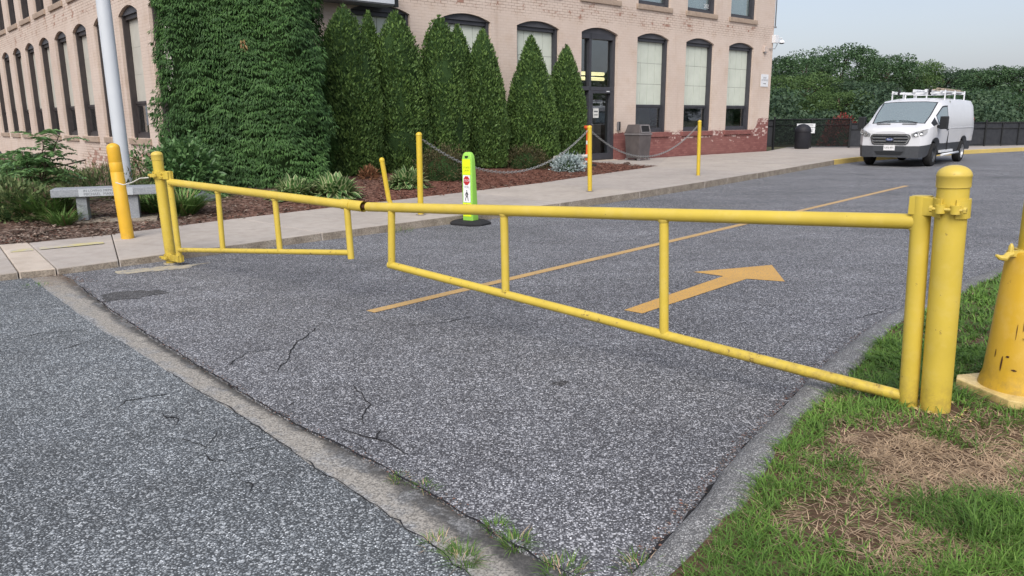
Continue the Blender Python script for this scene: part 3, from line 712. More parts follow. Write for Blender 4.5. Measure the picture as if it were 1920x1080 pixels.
def lawn():
    vs, fs = [], []; ncol = 26
    pts = []; nn = []
    for i in range(len(BM) - 1):
        k = 3 if i < 15 else 2
        for j in range(k): pts.append(lawn_edge[i].lerp(lawn_edge[i + 1], j / k)); nn.append(BN[i].lerp(BN[i + 1], j / k))
    # the near end of the lawn, behind and beside the camera
    pts = [lawn_edge[0] + Vector((.25, -1.2, 0)), lawn_edge[0] + Vector((.1, -.35, 0))] + pts; nn = [Vector((1, .1, 0)), Vector((1, 0, 0))] + nn
    for i, (p, q) in enumerate(zip(pts, nn)):
        for k in range(ncol):
            a = -.03 + 5.5 * (k / (ncol - 1)) ** 1.8; x, y = p.x + q.x * a, p.y + q.y * a
            vs.append((x, y, lawn_z(x, y) if k else .03))
    for i in range(len(pts) - 1):
        for k in range(ncol - 1): q = i * ncol + k; fs.append((q, q + 1, q + ncol + 1, q + ncol))
    mb = MB(); mb.add(vs, fs, 0, True); o = mb.build('lawn', M['soil']); o['kind'] = 'structure'
lawn()

# ================================================================== THE MILL BUILDING
bld = empty('brick_building', KC, BROT, 'beige painted brick mill building with tall arched windows and red plinth', 'building')
ZB, ZT, REV = -.45, 9.4, .22
FW, FPIT, FR0 = 1.70, 2.69, 21.69
FCOLS = [(FR0 - FPIT * i - FW, FR0 - FPIT * i) for i in range(8)][::-1]
LW, LPIT = 1.56, 2.41
LCOLS = [(2.6 + LPIT * k - LW, 2.6 + LPIT * k) for k in range(12)]
LEN_F, LEN_L = 23.08, 31.0
def arc(a, b_, zs, za, n=12):
    h = za - zs; w_ = b_ - a; r = (w_ * w_ / 4 + h * h) / (2 * h); cz = za - r; cx = (a + b_) / 2; th = math.asin(w_ / 2 / r)
    return [(cx + r * math.sin(-th + 2 * th * k / n), cz + r * math.cos(-th + 2 * th * k / n)) for k in range(n + 1)]
def facade(mb, length, cols, to3, opens):
    u0 = 0
    for ci, (a, b_) in enumerate(cols):
        mb.add([to3(u0, 0, ZB), to3(a, 0, ZB), to3(a, 0, ZT), to3(u0, 0, ZT)], [(0, 1, 2, 3)]); u0 = b_
        z = ZB; prev = [(a, ZB), (b_, ZB)]
        for (zb, zs, za) in opens(ci):
            poly = prev + [(b_, zb), (a, zb)]; mb.add([to3(p[0], 0, p[1]) for p in poly], [tuple(range(len(poly)))])
            A = arc(a, b_, zs, za); outl = [(a, zb)] + A + [(b_, zb)]; n = len(outl)
            mb.add([to3(p[0], 0, p[1]) for p in outl] + [to3(p[0], REV + .1, p[1]) for p in outl], [(i, (i + 1) % n, n + (i + 1) % n, n + i) for i in range(n)])
            prev = A
        poly = prev + [(b_, ZT), (a, ZT)]; mb.add([to3(p[0], 0, p[1]) for p in poly], [tuple(range(len(poly)))])
    mb.add([to3(u0, 0, ZB), to3(length, 0, ZB), to3(length, 0, ZT), to3(u0, 0, ZT)], [(0, 1, 2, 3)])
DOORCOL = 4
mb = MB()
facade(mb, LEN_F, FCOLS, lambda u, d, z: (u, d, z), lambda ci: [(.17 if ci == DOORCOL else 1.03, 4.14, 4.31), (5.19, 8.30, 8.47)])
facade(mb, LEN_L, LCOLS, lambda u, d, z: (d, u, z), lambda ci: ([(-.35, .10, .28)] if ci > 5 else []) + [(1.10, 4.15, 4.34), (5.17, 8.30, 8.47)])
mb.add([(LEN_F, 0, ZB), (LEN_F, LEN_L, ZB), (LEN_F, LEN_L, ZT), (LEN_F, 0, ZT)], [(0, 1, 2, 3)])
mb.add([(0, LEN_L, ZB), (LEN_F, LEN_L, ZB), (LEN_F, LEN_L, ZT), (0, LEN_L, ZT)], [(0, 1, 2, 3)])
wall = mb.build('wall', M['wall'], bld, fix=False)
bm = bmesh.new(); bm.from_mesh(wall.data); bmesh.ops.triangulate(bm, faces=[f for f in bm.faces if len(f.verts) > 4]); bm.to_mesh(wall.data); bm.free()
mb = MB(); mb.box2((-.35, -.35, ZT + .002), (LEN_F + .35, LEN_L + .35, ZT + .5)); mb.build('roof', M['grey_metal'], bld, bevel=.03)

def make_window(w_, zb, zs, za, style, sillmat, framemat):
    """canonical: x along the wall from the left jamb, -y outward, at recess REV"""
    y0, y1 = .075, .285; mb = MB(); st = .085
    mb.box2((.003, y0, zb + .003), (st, y1, zs)); mb.box2((w_ - st, y0, zb + .003), (w_ - .003, y1, zs))
    mb.box2((st, y0 + .06, zb + .003), (w_ - st, y1, zb + .11)); mb.box2((st, y0 + .06, zs - .10), (w_ - st, y1, zs))
    win = mb.build('window', framemat, bld, bevel=.006)
    A = arc(.004, w_ - .004, zs + .002, za - .004); mb = MB(); mb.slab([(p[0], y0 + .01, p[1]) for p in A], (0, 1, 0), .09); mb.build('arch_infill', M['infill'], win)
    mb = MB(); mb.box2((-.10, -.055, zb - .165), (w_ + .10, REV - .07, zb - .002)); mb.build('sill', sillmat, win, bevel=.012)
    mb = MB(); mb.box2((.01, REV + .5, zb - .1), (w_ - .01, REV + .52, za)); mb.build('backing', M['room'], win)
    if style in ('front', 'left'):
        zm = zb + .90; mb = MB(); mb.box2((st, .17, zm - .035), (w_ - st, y1, zm + .035)); mb.build('mid_rail', framemat, win, bevel=.005)
        mb = MB(); mb.box2((st, REV - .01, zb + .11), (w_ - st, REV - .004, zm - .035)); mb.build('pane', M['glass'], win)
        mb = MB(); e = .045; zz0, zz1 = zb + .11, zm - .035
        for q in ((st, zz0, st + e, zz1), (w_ - st - e, zz0, w_ - st, zz1), (st + e, zz0, w_ - st - e, zz0 + e), (st + e, zz1 - e, w_ - st - e, zz1)): mb.box2((q[0], REV - .03, q[1]), (q[2], REV + .012, q[3]))
        mb.build('sash', framemat, win)
        nc, nr = (4, 3) if style == 'front' else (1, 3); g = .007 if style == 'front' else .003
        x0, x1, z0, z1 = st, w_ - st, zm + .035, zs - .10
        mat = M['panel'] if style == 'front' else M['panel_left']
        for r in range(nr):
            for c in range(nc):
                xa, xb = x0 + (x1 - x0) * c / nc, x0 + (x1 - x0) * (c + 1) / nc; za_, zb_ = z0 + (z1 - z0) * r / nr, z0 + (z1 - z0) * (r + 1) / nr
                mb = MB(); dy = random.uniform(0, .004); mb.box2((xa + g, .225 + dy, za_ + g * .7), (xb - g, .245 + dy, zb_ - g * .7)); mb.build('panel', mat, win)
        mb = MB(); mb.box2((x0, .252, z0), (x1, .262, z1)); mb.build('panel_back', M['frame'], win)
    elif style == 'upper':
        zm = (zb + zs) / 2
        mb = MB(); mb.box2((st, .17, zm - .035), (w_ - st, y1, zm + .035)); mb.build('mid_rail', framemat, win)
        mb = MB(); e = .05; zz0, zz1 = zb + .11, zm - .035
        for q in ((st, zz0, st + e, zz1), (w_ - st - e, zz0, w_ - st, zz1), (st + e, zz0, w_ - st - e, zz0 + e)): mb.box2((q[0], REV - .03, q[1]), (q[2], REV + .012, q[3]))
        mb.build('sash', framemat, win)
        for z0, z1 in ((zb + .11, zm - .035), (zm + .035, zs - .1)):
            mb = MB(); mb.box2((st, REV - .01, z0), (w_ - st, REV - .004, z1)); mb.build('pane', M['glass'], win)
        mb = MB(); mb.box2((st, REV + .06, zb + .17), (w_ - st, REV + .07, zs)); mb.build('shade', M['curtain'] if framemat == M['frame'] else M['room'], win)
    else:
        mb = MB(); mb.box2((st, REV - .01, zb + .11), (w_ - st, REV - .004, zs - .1)); mb.build('pane', M['glass'], win)
    return win
def put(proto, used, loc, rz=0):
    o = proto if not used else copy_tree(proto, bld); o.location = loc; o.rotation_euler = (0, 0, rz); return o
pf = make_window(FW, 1.03, 4.14, 4.31, 'front', M['sill'], M['frame']); pfr = make_window(FW, 1.03, 4.14, 4.31, 'front', M['sillred'], M['frame'])
pu = make_window(FW, 5.19, 8.30, 8.47, 'upper', M['sill'], M['frame'])
ufr = uf = 0
for ci, (a, b_) in enumerate(FCOLS):
    if ci > DOORCOL: put(pfr, ufr, (a, 0, 0)); ufr = 1
    elif ci < DOORCOL: put(pf, uf, (a, 0, 0)); uf = 1
    o = put(pu, ci, (a, 0, 0))
    if ci == 6: text_mesh('room_number', '202', .20, M['white_print'], o, frame_mat((1.40, REV - .016, 5.47), (1, 0, 0), (0, -1, 0), (0, 0, 1)))
pl = make_window(LW, 1.10, 4.15, 4.34, 'left', M['sill'], M['frame_brown']); plu = make_window(LW, 5.17, 8.30, 8.47, 'upper', M['sill'], M['frame_brown'])
pb = make_window(LW, -.35, .10, .28, 'base', M['sill'], M['frame_brown'])
for ci, (a, b_) in enumerate(LCOLS):
    for pr in (pl, plu): put(pr, ci, (0, b_, 0), -math.pi / 2)
    if ci > 5: put(pb, ci > 6, (0, b_, 0), -math.pi / 2)
# entrance door in the fifth arch
def entrance():
    a, b_ = FCOLS[DOORCOL]; w_ = b_ - a; zb, zs, za = .17, 4.14, 4.31; y0, y1 = .10, REV + .05; zt = 2.45; xm = .52
    mb = MB()
    for q in ((.003, zb, .075, zs), (w_ - .11, zb, w_ - .003, zs), (xm - .05, zb, xm + .05, zs), (.075, zs - .17, w_ - .11, zs), (.075, zt - .06, w_ - .11, zt + .06), (.075, zb, xm - .05, zb + .16)):
        mb.box2((q[0], y0, q[1]), (q[2], y1, q[3]))
    d = mb.build('door', M['frame'], bld, bevel=.005); d.location = (a, 0, 0)
    A = arc(.004, w_ - .004, zs + .002, za - .004); mb = MB(); mb.slab([(p[0], y0 + .01, p[1]) for p in A], (0, 1, 0), .09); mb.build('arch_infill', M['infill'], d)
    for q in ((.075, zt + .06, xm - .05, zs - .17), (xm + .05, zt + .06, w_ - .11, zs - .17), (.075, zb + .16, xm - .05, zt - .06)):
        mb = MB(); mb.box2((q[0], REV - .01, q[1]), (q[2], REV - .004, q[3])); mb.build('pane', M['glass'], d)
    x0, x1 = xm + .055, w_ - .115; z0, z1 = zb + .02, zt - .065; mb = MB(); e = .075
    for q in ((x0, z0, x0 + e, z1), (x1 - e, z0, x1, z1), (x0 + e, z0, x1 - e, z0 + .2), (x0 + e, z1 - e, x1 - e, z1)): mb.box2((q[0], y0 - .004, q[1]), (q[2], y1 - .02, q[3]))
    mb.build('door_leaf', M['frame'], d, bevel=.004)
    mb = MB(); mb.box2((x0 + e, REV - .01, z0 + .2), (x1 - e, REV - .004, z1 - e)); mb.build('pane', M['glass'], d)
    mb = MB(); mb.sweep([(x0 + .04, y0 - .01, 1.0), (x0 + .04, y0 - .06, 1.02), (x0 + .04, y0 - .06, 1.32), (x0 + .04, y0 - .01, 1.34)], .012, 8); mb.build('handle', M['grey_metal'], d)
    mb = MB(); mb.box2((x1 - .28, y0 - .014, z1 - .03), (x1 - .14, y0 - .004, z1 + .0)); mb.build('closer', M['white_metal'], d)
    mb = MB(); mb.box2((.0, -.10, .08), (w_, REV, zb + .003)); mb.build('threshold', M['conc_light'], d)
    # the lobby behind the glass
    mb = MB(); X0, X1, Y0, Y1, Z0, Z1 = -2.2, w_ + 1.6, REV + .12, 5.0, .1, 4.6
    v = [(X0, Y0, Z0), (X1, Y0, Z0), (X1, Y1, Z0), (X0, Y1, Z0), (X0, Y0, Z1), (X1, Y0, Z1), (X1, Y1, Z1), (X0, Y1, Z1)]
    mb.add(v, [(0, 1, 2, 3), (4, 7, 6, 5), (2, 6, 7, 3), (1, 5, 6, 2), (0, 3, 7, 4)]); mb.build('lobby', M['room'], d, fix=False)
    for zz in (2.86, 3.03):
        mb = MB(); mb.sweep([(1.3, 1.6, zz), (2.82, 1.6, zz)], .06, 8); mb.build('light_tube', M['tube'], d)
    return d
ent = entrance()

# ================================================================== THE GATE
GA = G(322, 494, 0.0); GBp = G(1752, 776, .10); GE = (GBp - GA); GE.z = 0; GE.normalize(); GN = Vector((GE.y, -GE.x, 0))   # GN: away from the camera side? (points to the lot)
if GN.dot(-GA) < 0: GN = -GN
def W(s, z, off=0.0): return GA + GE * s + GN * off + Vector((0, 0, z))
UP = Vector((0, 0, 1))
def gate_post(base, top, r, label, zlow):
    o = empty('gate_post', base, 0, label, 'gate post', 'posts of the yellow swing gate')
    ax = (top - base); hgt = ax.length; ax = ax.normalized()
    mb = MB(); mb.lathe(ax * -.05, ax, [(r, 0), (r, hgt - r * .55 + .05 - .05)], 28); mb.build('pipe', M['yellow'], o)
    h0 = hgt - r * .70 - .055; mb = MB()
    mb.lathe(ax * h0, ax, [(r * 1.0, -.002), (r * 1.075, 0), (r * 1.075, .045), (r * 1.10, .047), (r * 1.10, .055)] + [(r * 1.08 * math.cos(a), .055 + r * .66 * math.sin(a)) for a in [k * math.pi / 16 for k in range(9)]], 28)
    mb.build('cap', M['yellow_light'], o)
    mb = MB(); mb.lathe((0, 0, -.03), (0, 0, 1), [(.001, zlow + .03), (r * 1.5, zlow + .03), (r * 1.5, zlow)], 20); mb.build('footing', M['sandpatch'] if zlow < .02 else M['plate_yellow'], o)
    return o
gpL = gate_post(GA + Vector((0, 0, 0)), atY(293, 283, GA.y), .055, 'yellow pipe gate post standing at the sidewalk kerb beside the bench', .012)
gpR = gate_post(Vector((GBp.x, GBp.y, .09)), atY(1791, 308, GBp.y - .0), .066, 'thick yellow capped gate post set in the lawn', .015)
def axis_of(base, top, z):
    t = (z - base.z) / (top.z - base.z); return base.lerp(top, t)
tL, tR = atY(293, 283, GA.y), atY(1791, 308, GBp.y)
def collar(o, c, ax, r, z, h, toward, name='hinge_collar'):
    """strap round a post with a plate toward the gate stile, two curled ears and a bolt"""
    mb = MB(); c = Vector(c); ax = ax.normalized(); s = toward.normalized(); f = s.cross(ax).normalized()
    if f.dot(-c.normalized()) < 0: f = -f
    n = 26; ring = []
    a0 = math.pi * .16
    for k in range(n + 1):
        a = a0 + (2 * math.pi - 2 * a0) * k / n - math.pi / 2 + math.pi
        ring.append(s * math.sin(a) * 0 + (f * -math.cos(a + 0) + s * math.sin(a)))
    ring = [(f * math.cos(t_) + s * math.sin(t_)) for t_ in [math.pi * .13 + (2 * math.pi - math.pi * .26) * k / n for k in range(n + 1)]]
    vs = []
    for d in ring:
        for rr in (r + .002, r + .011):
            for hh in (-h / 2, h / 2): vs.append(c + d * rr + ax * hh)
    fs = []
    for k in range(n):
        q = k * 4; fs += [(q, q + 4, q + 5, q + 1), (q + 2, q + 3, q + 7, q + 6), (q, q + 2, q + 6, q + 4), (q + 1, q + 5, q + 7, q + 3)]
    fs += [(0, 1, 3, 2), (n * 4, n * 4 + 2, n * 4 + 3, n * 4 + 1)]; mb.add(vs, fs)
    col_ = mb.build(name, M['yellow'], o)
    for d in (ring[0], ring[-1]):                     # curled ears
        e = MB(); p = c + d * (r + .010) + f * .012
        e.lathe(p - ax * h * .22, ax, [(.001, 0), (.022, 0), (.022, h * .44), (.001, h * .44)], 14); e.build('ear', M['yellow'], col_)
    e = MB(); p0 = c + f * (r + .022)
    e.tube(p0 - s * .075, p0 + s * .075, .0075, n=8); e.lathe(p0 + s * .06, s, [(.001, 0), (.015, 0), (.015, .012), (.001, .012)], 6); e.lathe(p0 - s * .075, s, [(.001, 0), (.015, 0), (.015, .012), (.001, .012)], 6)
    e.build('bolt', M['yellow_light'], col_)
    return col_
def stub(o, a, b_, h, th=.012):
    a = Vector(a); b_ = Vector(b_); X = (b_ - a).normalized(); Z = UP; Y = Z.cross(X).normalized()
    Z = X.cross(Y).normalized()
    mb = MB()
    for sgn in (-1, 1): mb.box((a + b_) / 2 + Y * sgn * .028, ((b_ - a).length, th, h), (X, Y, Z))
    pl_ = mb.build('hinge_plate', M['yellow'], o, bevel=.003)
    mid = (a + b_) / 2
    for dz in (-h * .22, h * .22):
        e = MB(); ff = Y if Y.dot(-mid) > 0 else -Y
        e.lathe(mid + ff * .034 + Z * dz, ff, [(.001, 0), (.013, 0), (.013, .012), (.006, .012), (.006, .02), (.001, .02)], 6); e.build('bolt', M['yellow_light'], pl_)
def gate_leaf(side):
    if side == 'R':
        o = empty('swing_gate', W(7.29, 0), 0, 'long yellow pipe swing gate leaf hinged on the post in the lawn', 'gate', 'leaves of the yellow swing gate'); base = W(7.29, 0)
        top = [W(7.262, 1.018), W(3.315, .831)]; bot = [W(7.28, .157), W(3.56, .388)]; rt, rb, ru, rs = .037, .029, .0275, .043
        ups = [(5.937, .957, 5.965, .242), (4.727, .904, 4.735, .336)]; endu = (3.593, .846, 3.566, .388); stile = (7.272, 1.14, 7.307, .10)
    else:
        o = empty('swing_gate', W(.17, 0), 0, 'shorter yellow pipe swing gate leaf hinged on the post at the kerb', 'gate', 'leaves of the yellow swing gate'); base = W(.17, 0)
        top = [W(.15, .885), W(3.10, .830)]; bot = [W(.19, .168), W(3.068, .436)]; rt, rb, ru, rs = .037, .024, .026, .031
        ups = [(1.08, .862, 1.077, .256), (2.038, .848, 2.058, .345)]; endu = (3.05, .832, 3.07, .385); stile = (.135, 1.0, .19, .035)
    L = lambda p: p - base
    mb = MB(); mb.tube(L(top[0]), L(top[1]), rt, n=20, caps=(side == 'L')); mb.build('top_rail', M['yellow'], o)
    if side == 'R':
        mb = MB(); mb.tube(L(top[1]) + (top[0] - top[1]).normalized() * .02, L(top[1]) + (top[0] - top[1]).normalized() * .03, rt * .97, n=20); mb.build('rail_end', M['rust'], o)
    mb = MB(); bd = (bot[1] - bot[0]).normalized(); mb.tube(L(bot[0]), L(bot[1]) + bd * (.02 if side == 'R' else 0), rb, n=16); mb.build('bottom_rail', M['yellow_rail'], o)
    for (s1, z1, s0, z0) in ups: mb = MB(); mb.tube(L(W(s0, z0)), L(W(s1, z1)), ru, n=16); mb.build('upright', M['yellow'], o)
    s1, z1, s0, z0 = endu; mb = MB(); mb.tube(L(W(s0, z0)), L(W(s1, z1)), ru * 1.05, n=16); mb.build('end_upright', M['yellow'], o)
    s1, z1, s0, z0 = stile; mb = MB(); mb.tube(L(W(s0, z0)), L(W(s1, z1)), rs, n=20); mb.build('hinge_stile', M['yellow'], o)
    for p, q in [(L(W(a[0], a[1])), None) for a in ups] + [(L(top[0]), None)]:        # weld beads
        mb = MB(); mb.lathe(p - UP * (rt + .012), UP, [(ru * 1.02, 0), (ru * 1.25, .01), (ru * 1.3, .022)], 14); mb.build('weld', M['yellow_light'], o)
    if side == 'L':
        d = (top[1] - top[0]).normalized(); a = L(W(2.98, .832, -.012)); b_ = a + d * .27; mb = MB()
        mb.sweep([a, b_], [.043, .043], 20, False); mb.sweep([a, b_], [.039, .039], 20, False); mb.build('latch_sleeve', M['yellow'], o, fix=False)
        mb = MB(); mb.tube(a + d * .17, a + d * .18, .0388, n=20); mb.build('sleeve_shadow', M['rust'], o)
        mb = MB(); mb.tube(a + d * .15, a + d * .40, .018, n=12); mb.build('latch_bar', M['rust'], o)
    # hinges
    if side == 'R':
        for z, h in ((1.095, .085), (.112, .03)):
            c = axis_of(Vector((GBp.x, GBp.y, .09)), tR, z); st_ = W(7.272 + (1.14 - z) * .035, z)
            stub(o, L(st_) - GE * .045, L(c), h)
            if h > .05: collar(o, L(c), tR - GBp, .066, z, h, -GE)
    else:
        for z, h in ((.955, .08), (.075, .07)):
            c = axis_of(GA, tL, z); st_ = W(.135 + (1.0 - z) * .055, z)
            stub(o, L(c), L(st_) + GE * .03, h); collar(o, L(c), tL - GA, .055, z, h, GE)
    return o
gate_leaf('R'); gate_leaf('L')
# loose twine on the left hinge
mb = MB(); c = axis_of(GA, tL, .93) + GN * .07
pts = [c + Vector((-.05, 0, .0)), c + Vector((-.14, .0, -.005)), c + Vector((-.24, .02, -.05)), c + Vector((-.34, .03, -.075)), c + Vector((-.42, .03, -.05))]
mb.sweep(pts, .006, 6); tag(mb.build('twine', M['pvc']), 'pale twine trailing from the hinge of the kerbside gate post', 'twine')

# ---- bollard, flagpole, light pole
def bollard():
    b0 = G(240, 449, .088); t0 = atY(210.5, 268, b0.y); ax = t0 - b0; hgt = ax.length; r = .075
    o = empty('bollard', b0, 0, 'orange yellow plastic sleeved bollard leaning in front of the granite bench', 'bollard')
    mb = MB(); prof = [(r * .98, .0), (r, .01), (r * 1.0, hgt * .70), (r * .985, hgt * .702), (r * .985, hgt * .708), (r, hgt * .71), (r, hgt * .80), (r * .985, hgt * .802), (r * .985, hgt * .808), (r, hgt * .81), (r, hgt - r * .8)]
    prof += [(r * math.cos(a), hgt - r * .8 + r * .8 * math.sin(a)) for a in [k * math.pi / 16 for k in range(1, 9)]]
    mb.lathe((0, 0, 0), ax, prof, 28); mb.build('sleeve', M['bollard'], o)
    mb = MB(); mb.lathe((0, 0, .001), (0, 0, 1), [(.001, .006), (r * 1.12, .006), (r * 1.18, -.002)], 20); mb.build('footing', M['kerbface'], o)
bollard()
def flagpole():
    b0 = GB(239, 372); t1 = atY(182 + 11, 0, b0.y); ax = (t1 - b0).normalized()
    o = empty('flagpole', b0, 0, 'tall smooth pale grey metal pole behind the granite bench', 'flagpole')
    mb = MB(); mb.lathe((0, 0, -.1), ax, [(.108, 0), (.107, 3), (.098, 6), (.085, 10.3), (.001, 10.3)], 28); mb.build('shaft', M['flagpole'], o)
    mb = MB(); mb.lathe((0, 0, 0), ax, [(.108, .40), (.118, .40), (.118, .05), (.17, .04), (.17, -.02)], 28); mb.build('base_collar', M['flagpole'], o)
flagpole()
def light_pole():
    c = Vector((2.555, 3.68, .145)); o = empty('light_pole', c, 0, 'scratched orange yellow tapered steel pole base on a square plate in the lawn', 'pole')
    rot = R(12); a = .215; c_ = .05; pts = [(-a + c_, -a), (a - c_, -a), (a, -a + c_), (a, a - c_), (a - c_, a), (-a + c_, a), (-a, a - c_), (-a, -a + c_)]
    pts = [(x * math.cos(rot) - y * math.sin(rot), x * math.sin(rot) + y * math.cos(rot)) for x, y in pts]
    mb = MB(); mb.prism(pts, -.02, .022); mb.build('base_plate', M['plate_yellow'], o, bevel=.006)
    mb = MB(); mb.lathe((0, 0, 0), (0, 0, 1), [(.178, .022), (.172, .05), (.160, .09), (.124, .70), (.116, .71), (.001, .71)], 28); mb.build('pedestal', M['yellow_orange'], o)
    mb = MB(); mb.lathe((0, 0, 0), (0, 0, 1), [(.080, .67), (.078, 3.5), (.06, 6.0), (.001, 6.0)], 24); mb.build('shaft', M['post_yellow'], o)
    mb = MB(); mb.lathe((0, 0, .69), (0, 0, 1), [(.080, 0), (.092, 0), (.092, .03), (.080, .03)], 24); mb.box((-.115, -.03, .705), (.08, .012, .03)); cl = mb.build('clamp', M['yellow_light'], o)
    mb = MB(); mb.sweep([(-.14, -.035, .705), (-.165, -.04, .70), (-.18, -.045, .685), (-.205, -.045, .688), (-.225, -.045, .70)], [.014, .015, .016, .012, .006], 8); mb.build('hook', M['yellow_light'], cl)
    mb = MB(); mb.lathe((-.15, -.035, .70), (0, 0, 1), [(.012, 0), (.012, .04), (.004, .055)], 8); mb.build('pin', M['yellow_light'], cl)
    # gouges down to rusty steel
    for (az, z, w_, h) in ((205, .16, .012, .085), (190, .20, .006, .05), (226, .14, .03, .012), (250, .30, .10, .02), (222, .33, .004, .09), (232, .36, .004, .07), (214, .20, .02, .015), (250, .24, .035, .008), (262, .52, .03, .13)):
        a = R(az); rr = .160 - (z - .09) / .61 * .036 + .0015; mbx = MB()
        d = Vector((math.cos(a), math.sin(a), 0)); t_ = Vector((-d.y, d.x, 0)); pp = []
        for k in range(9):
            an = 2 * math.pi * k / 9; q = random.uniform(.6, 1.1); zz = z + math.sin(an) * h / 2 * q; r2 = .160 - (zz - .09) / .61 * .036 + .002
            pp.append(d * r2 + t_ * (math.cos(an) * w_ / 2 * q) + UP * zz)
        mbx.add(pp, [tuple(range(9))]); mbx.build('scratch', M['rust'], o)
light_pole()

# ---- chain posts and chains
posts = []
def chain_post(bpx_, tpx, label, zb, r=.043):
    b0 = G(*bpx_, zb); t0 = atY(*tpx, b0.y); ax = t0 - b0; hgt = ax.length
    o = empty('chain_post', b0, 0, label, 'post', 'yellow chain posts along the sidewalk')
    mb = MB(); mb.lathe((0, 0, 0), ax, [(r, -.03), (r, hgt - .03)] + [(r * 1.12 * math.cos(a), hgt - .035 + r * 1.1 * math.sin(a)) for a in [k * math.pi / 12 for k in range(0, 7)]], 18); mb.build('pipe', M['post_yellow'], o)
    mb = MB(); mb.lathe((0, 0, 0), (0, 0, 1), [(.001, .004), (r * 1.6, .004), (r * 1.8, 0)], 14); mb.build('footing', M['kerbface'], o)
    return b0, t0
p1 = chain_post((789, 402), (785.5, 249), 'yellow chain post between the variegated hosta and the crossing sign', .128)
p2 = chain_post((1106, 358), (1105.5, 236), 'yellow chain post in front of the glass entrance door', .148)
p3 = chain_post((1309, 329), (1312, 226), 'yellow chain post beyond the trash can, at the end of the chain', .15)
def bent_post():
    b0 = G(737, 391, .128); k = atY(729, 374, b0.y); t0 = atY(716, 300, b0.y - .05)
    o = empty('bent_post', b0, 0, 'short bent yellow post without a chain behind the gate', 'post')
    mb = MB(); mb.sweep([(0, 0, -.03), (k - b0) * .6, k - b0, (k - b0).lerp(t0 - b0, .3), t0 - b0], .038, 16); mb.build('pipe', M['post_yellow'], o)
    mb = MB(); d = (t0 - k).normalized(); mb.lathe(t0 - b0 - d * .02, d, [(.042, 0)] + [(.042 * math.cos(a), .02 + .04 * math.sin(a)) for a in [k_ * math.pi / 12 for k_ in range(0, 7)]], 16); mb.build('cap', M['post_yellow'], o)
bent_post()
def chain(a, b_, sag, label):
    a = Vector(a); b_ = Vector(b_); N = 240; path = []
    for i in range(N + 1):
        t = i / N; p = a.lerp(b_, t); p.z -= 4 * sag * t * (1 - t); path.append(p)
    o = empty('chain', a, 0, label, 'chain', 'chains between the yellow posts')
    pitch = .052; acc = 0; last_ = path[0]; pos = [path[0]]
    for p in path[1:]:
        d = (p - last_).length
        while acc + d >= pitch: last_ = last_.lerp(p, (pitch - acc) / d); d = (p - last_).length; acc = 0; pos.append(last_.copy())
        acc += d; last_ = p
    mb = MB()
    for i in range(len(pos) - 1):
        c = (pos[i] + pos[i + 1]) / 2 - a; X = (pos[i + 1] - pos[i]).normalized(); Y = X.cross(UP).normalized(); Z = X.cross(Y)
        if i % 2: Y, Z = Z, -Y
        ring = []
        for k in range(10):
            an = 2 * math.pi * k / 10; q = c + X * (math.cos(an) * .020 + (.014 if math.cos(an) > 0 else -.014)) + Y * math.sin(an) * .018
            nrm = X * math.cos(an) + Y * math.sin(an); ring.append([q + nrm * .0045, q + Z * .0045, q - nrm * .0045, q - Z * .0045])
        vs = [v for r_ in ring for v in r_]; mb.add(vs, [(k * 4 + j, k * 4 + (j + 1) % 4, ((k + 1) % 10) * 4 + (j + 1) % 4, ((k + 1) % 10) * 4 + j) for k in range(10) for j in range(4)], 0, True)
    mb.build('links', M['chain'], o, fix=False)
c1a, c1b = axis_of(*p1, p1[1].z - .10), axis_of(*p2, p2[1].z - .085)
chain(c1a + Vector((.05, .03, 0)), c1b - Vector((.04, .04, 0)), .62, 'sagging galvanised chain in front of the evergreen trees')
c2b = axis_of(*p3, p3[1].z - .10)
chain(c1b + Vector((.04, .04, -.02)), c2b - Vector((.04, .04, 0)), .60, 'sagging galvanised chain in front of the trash can')

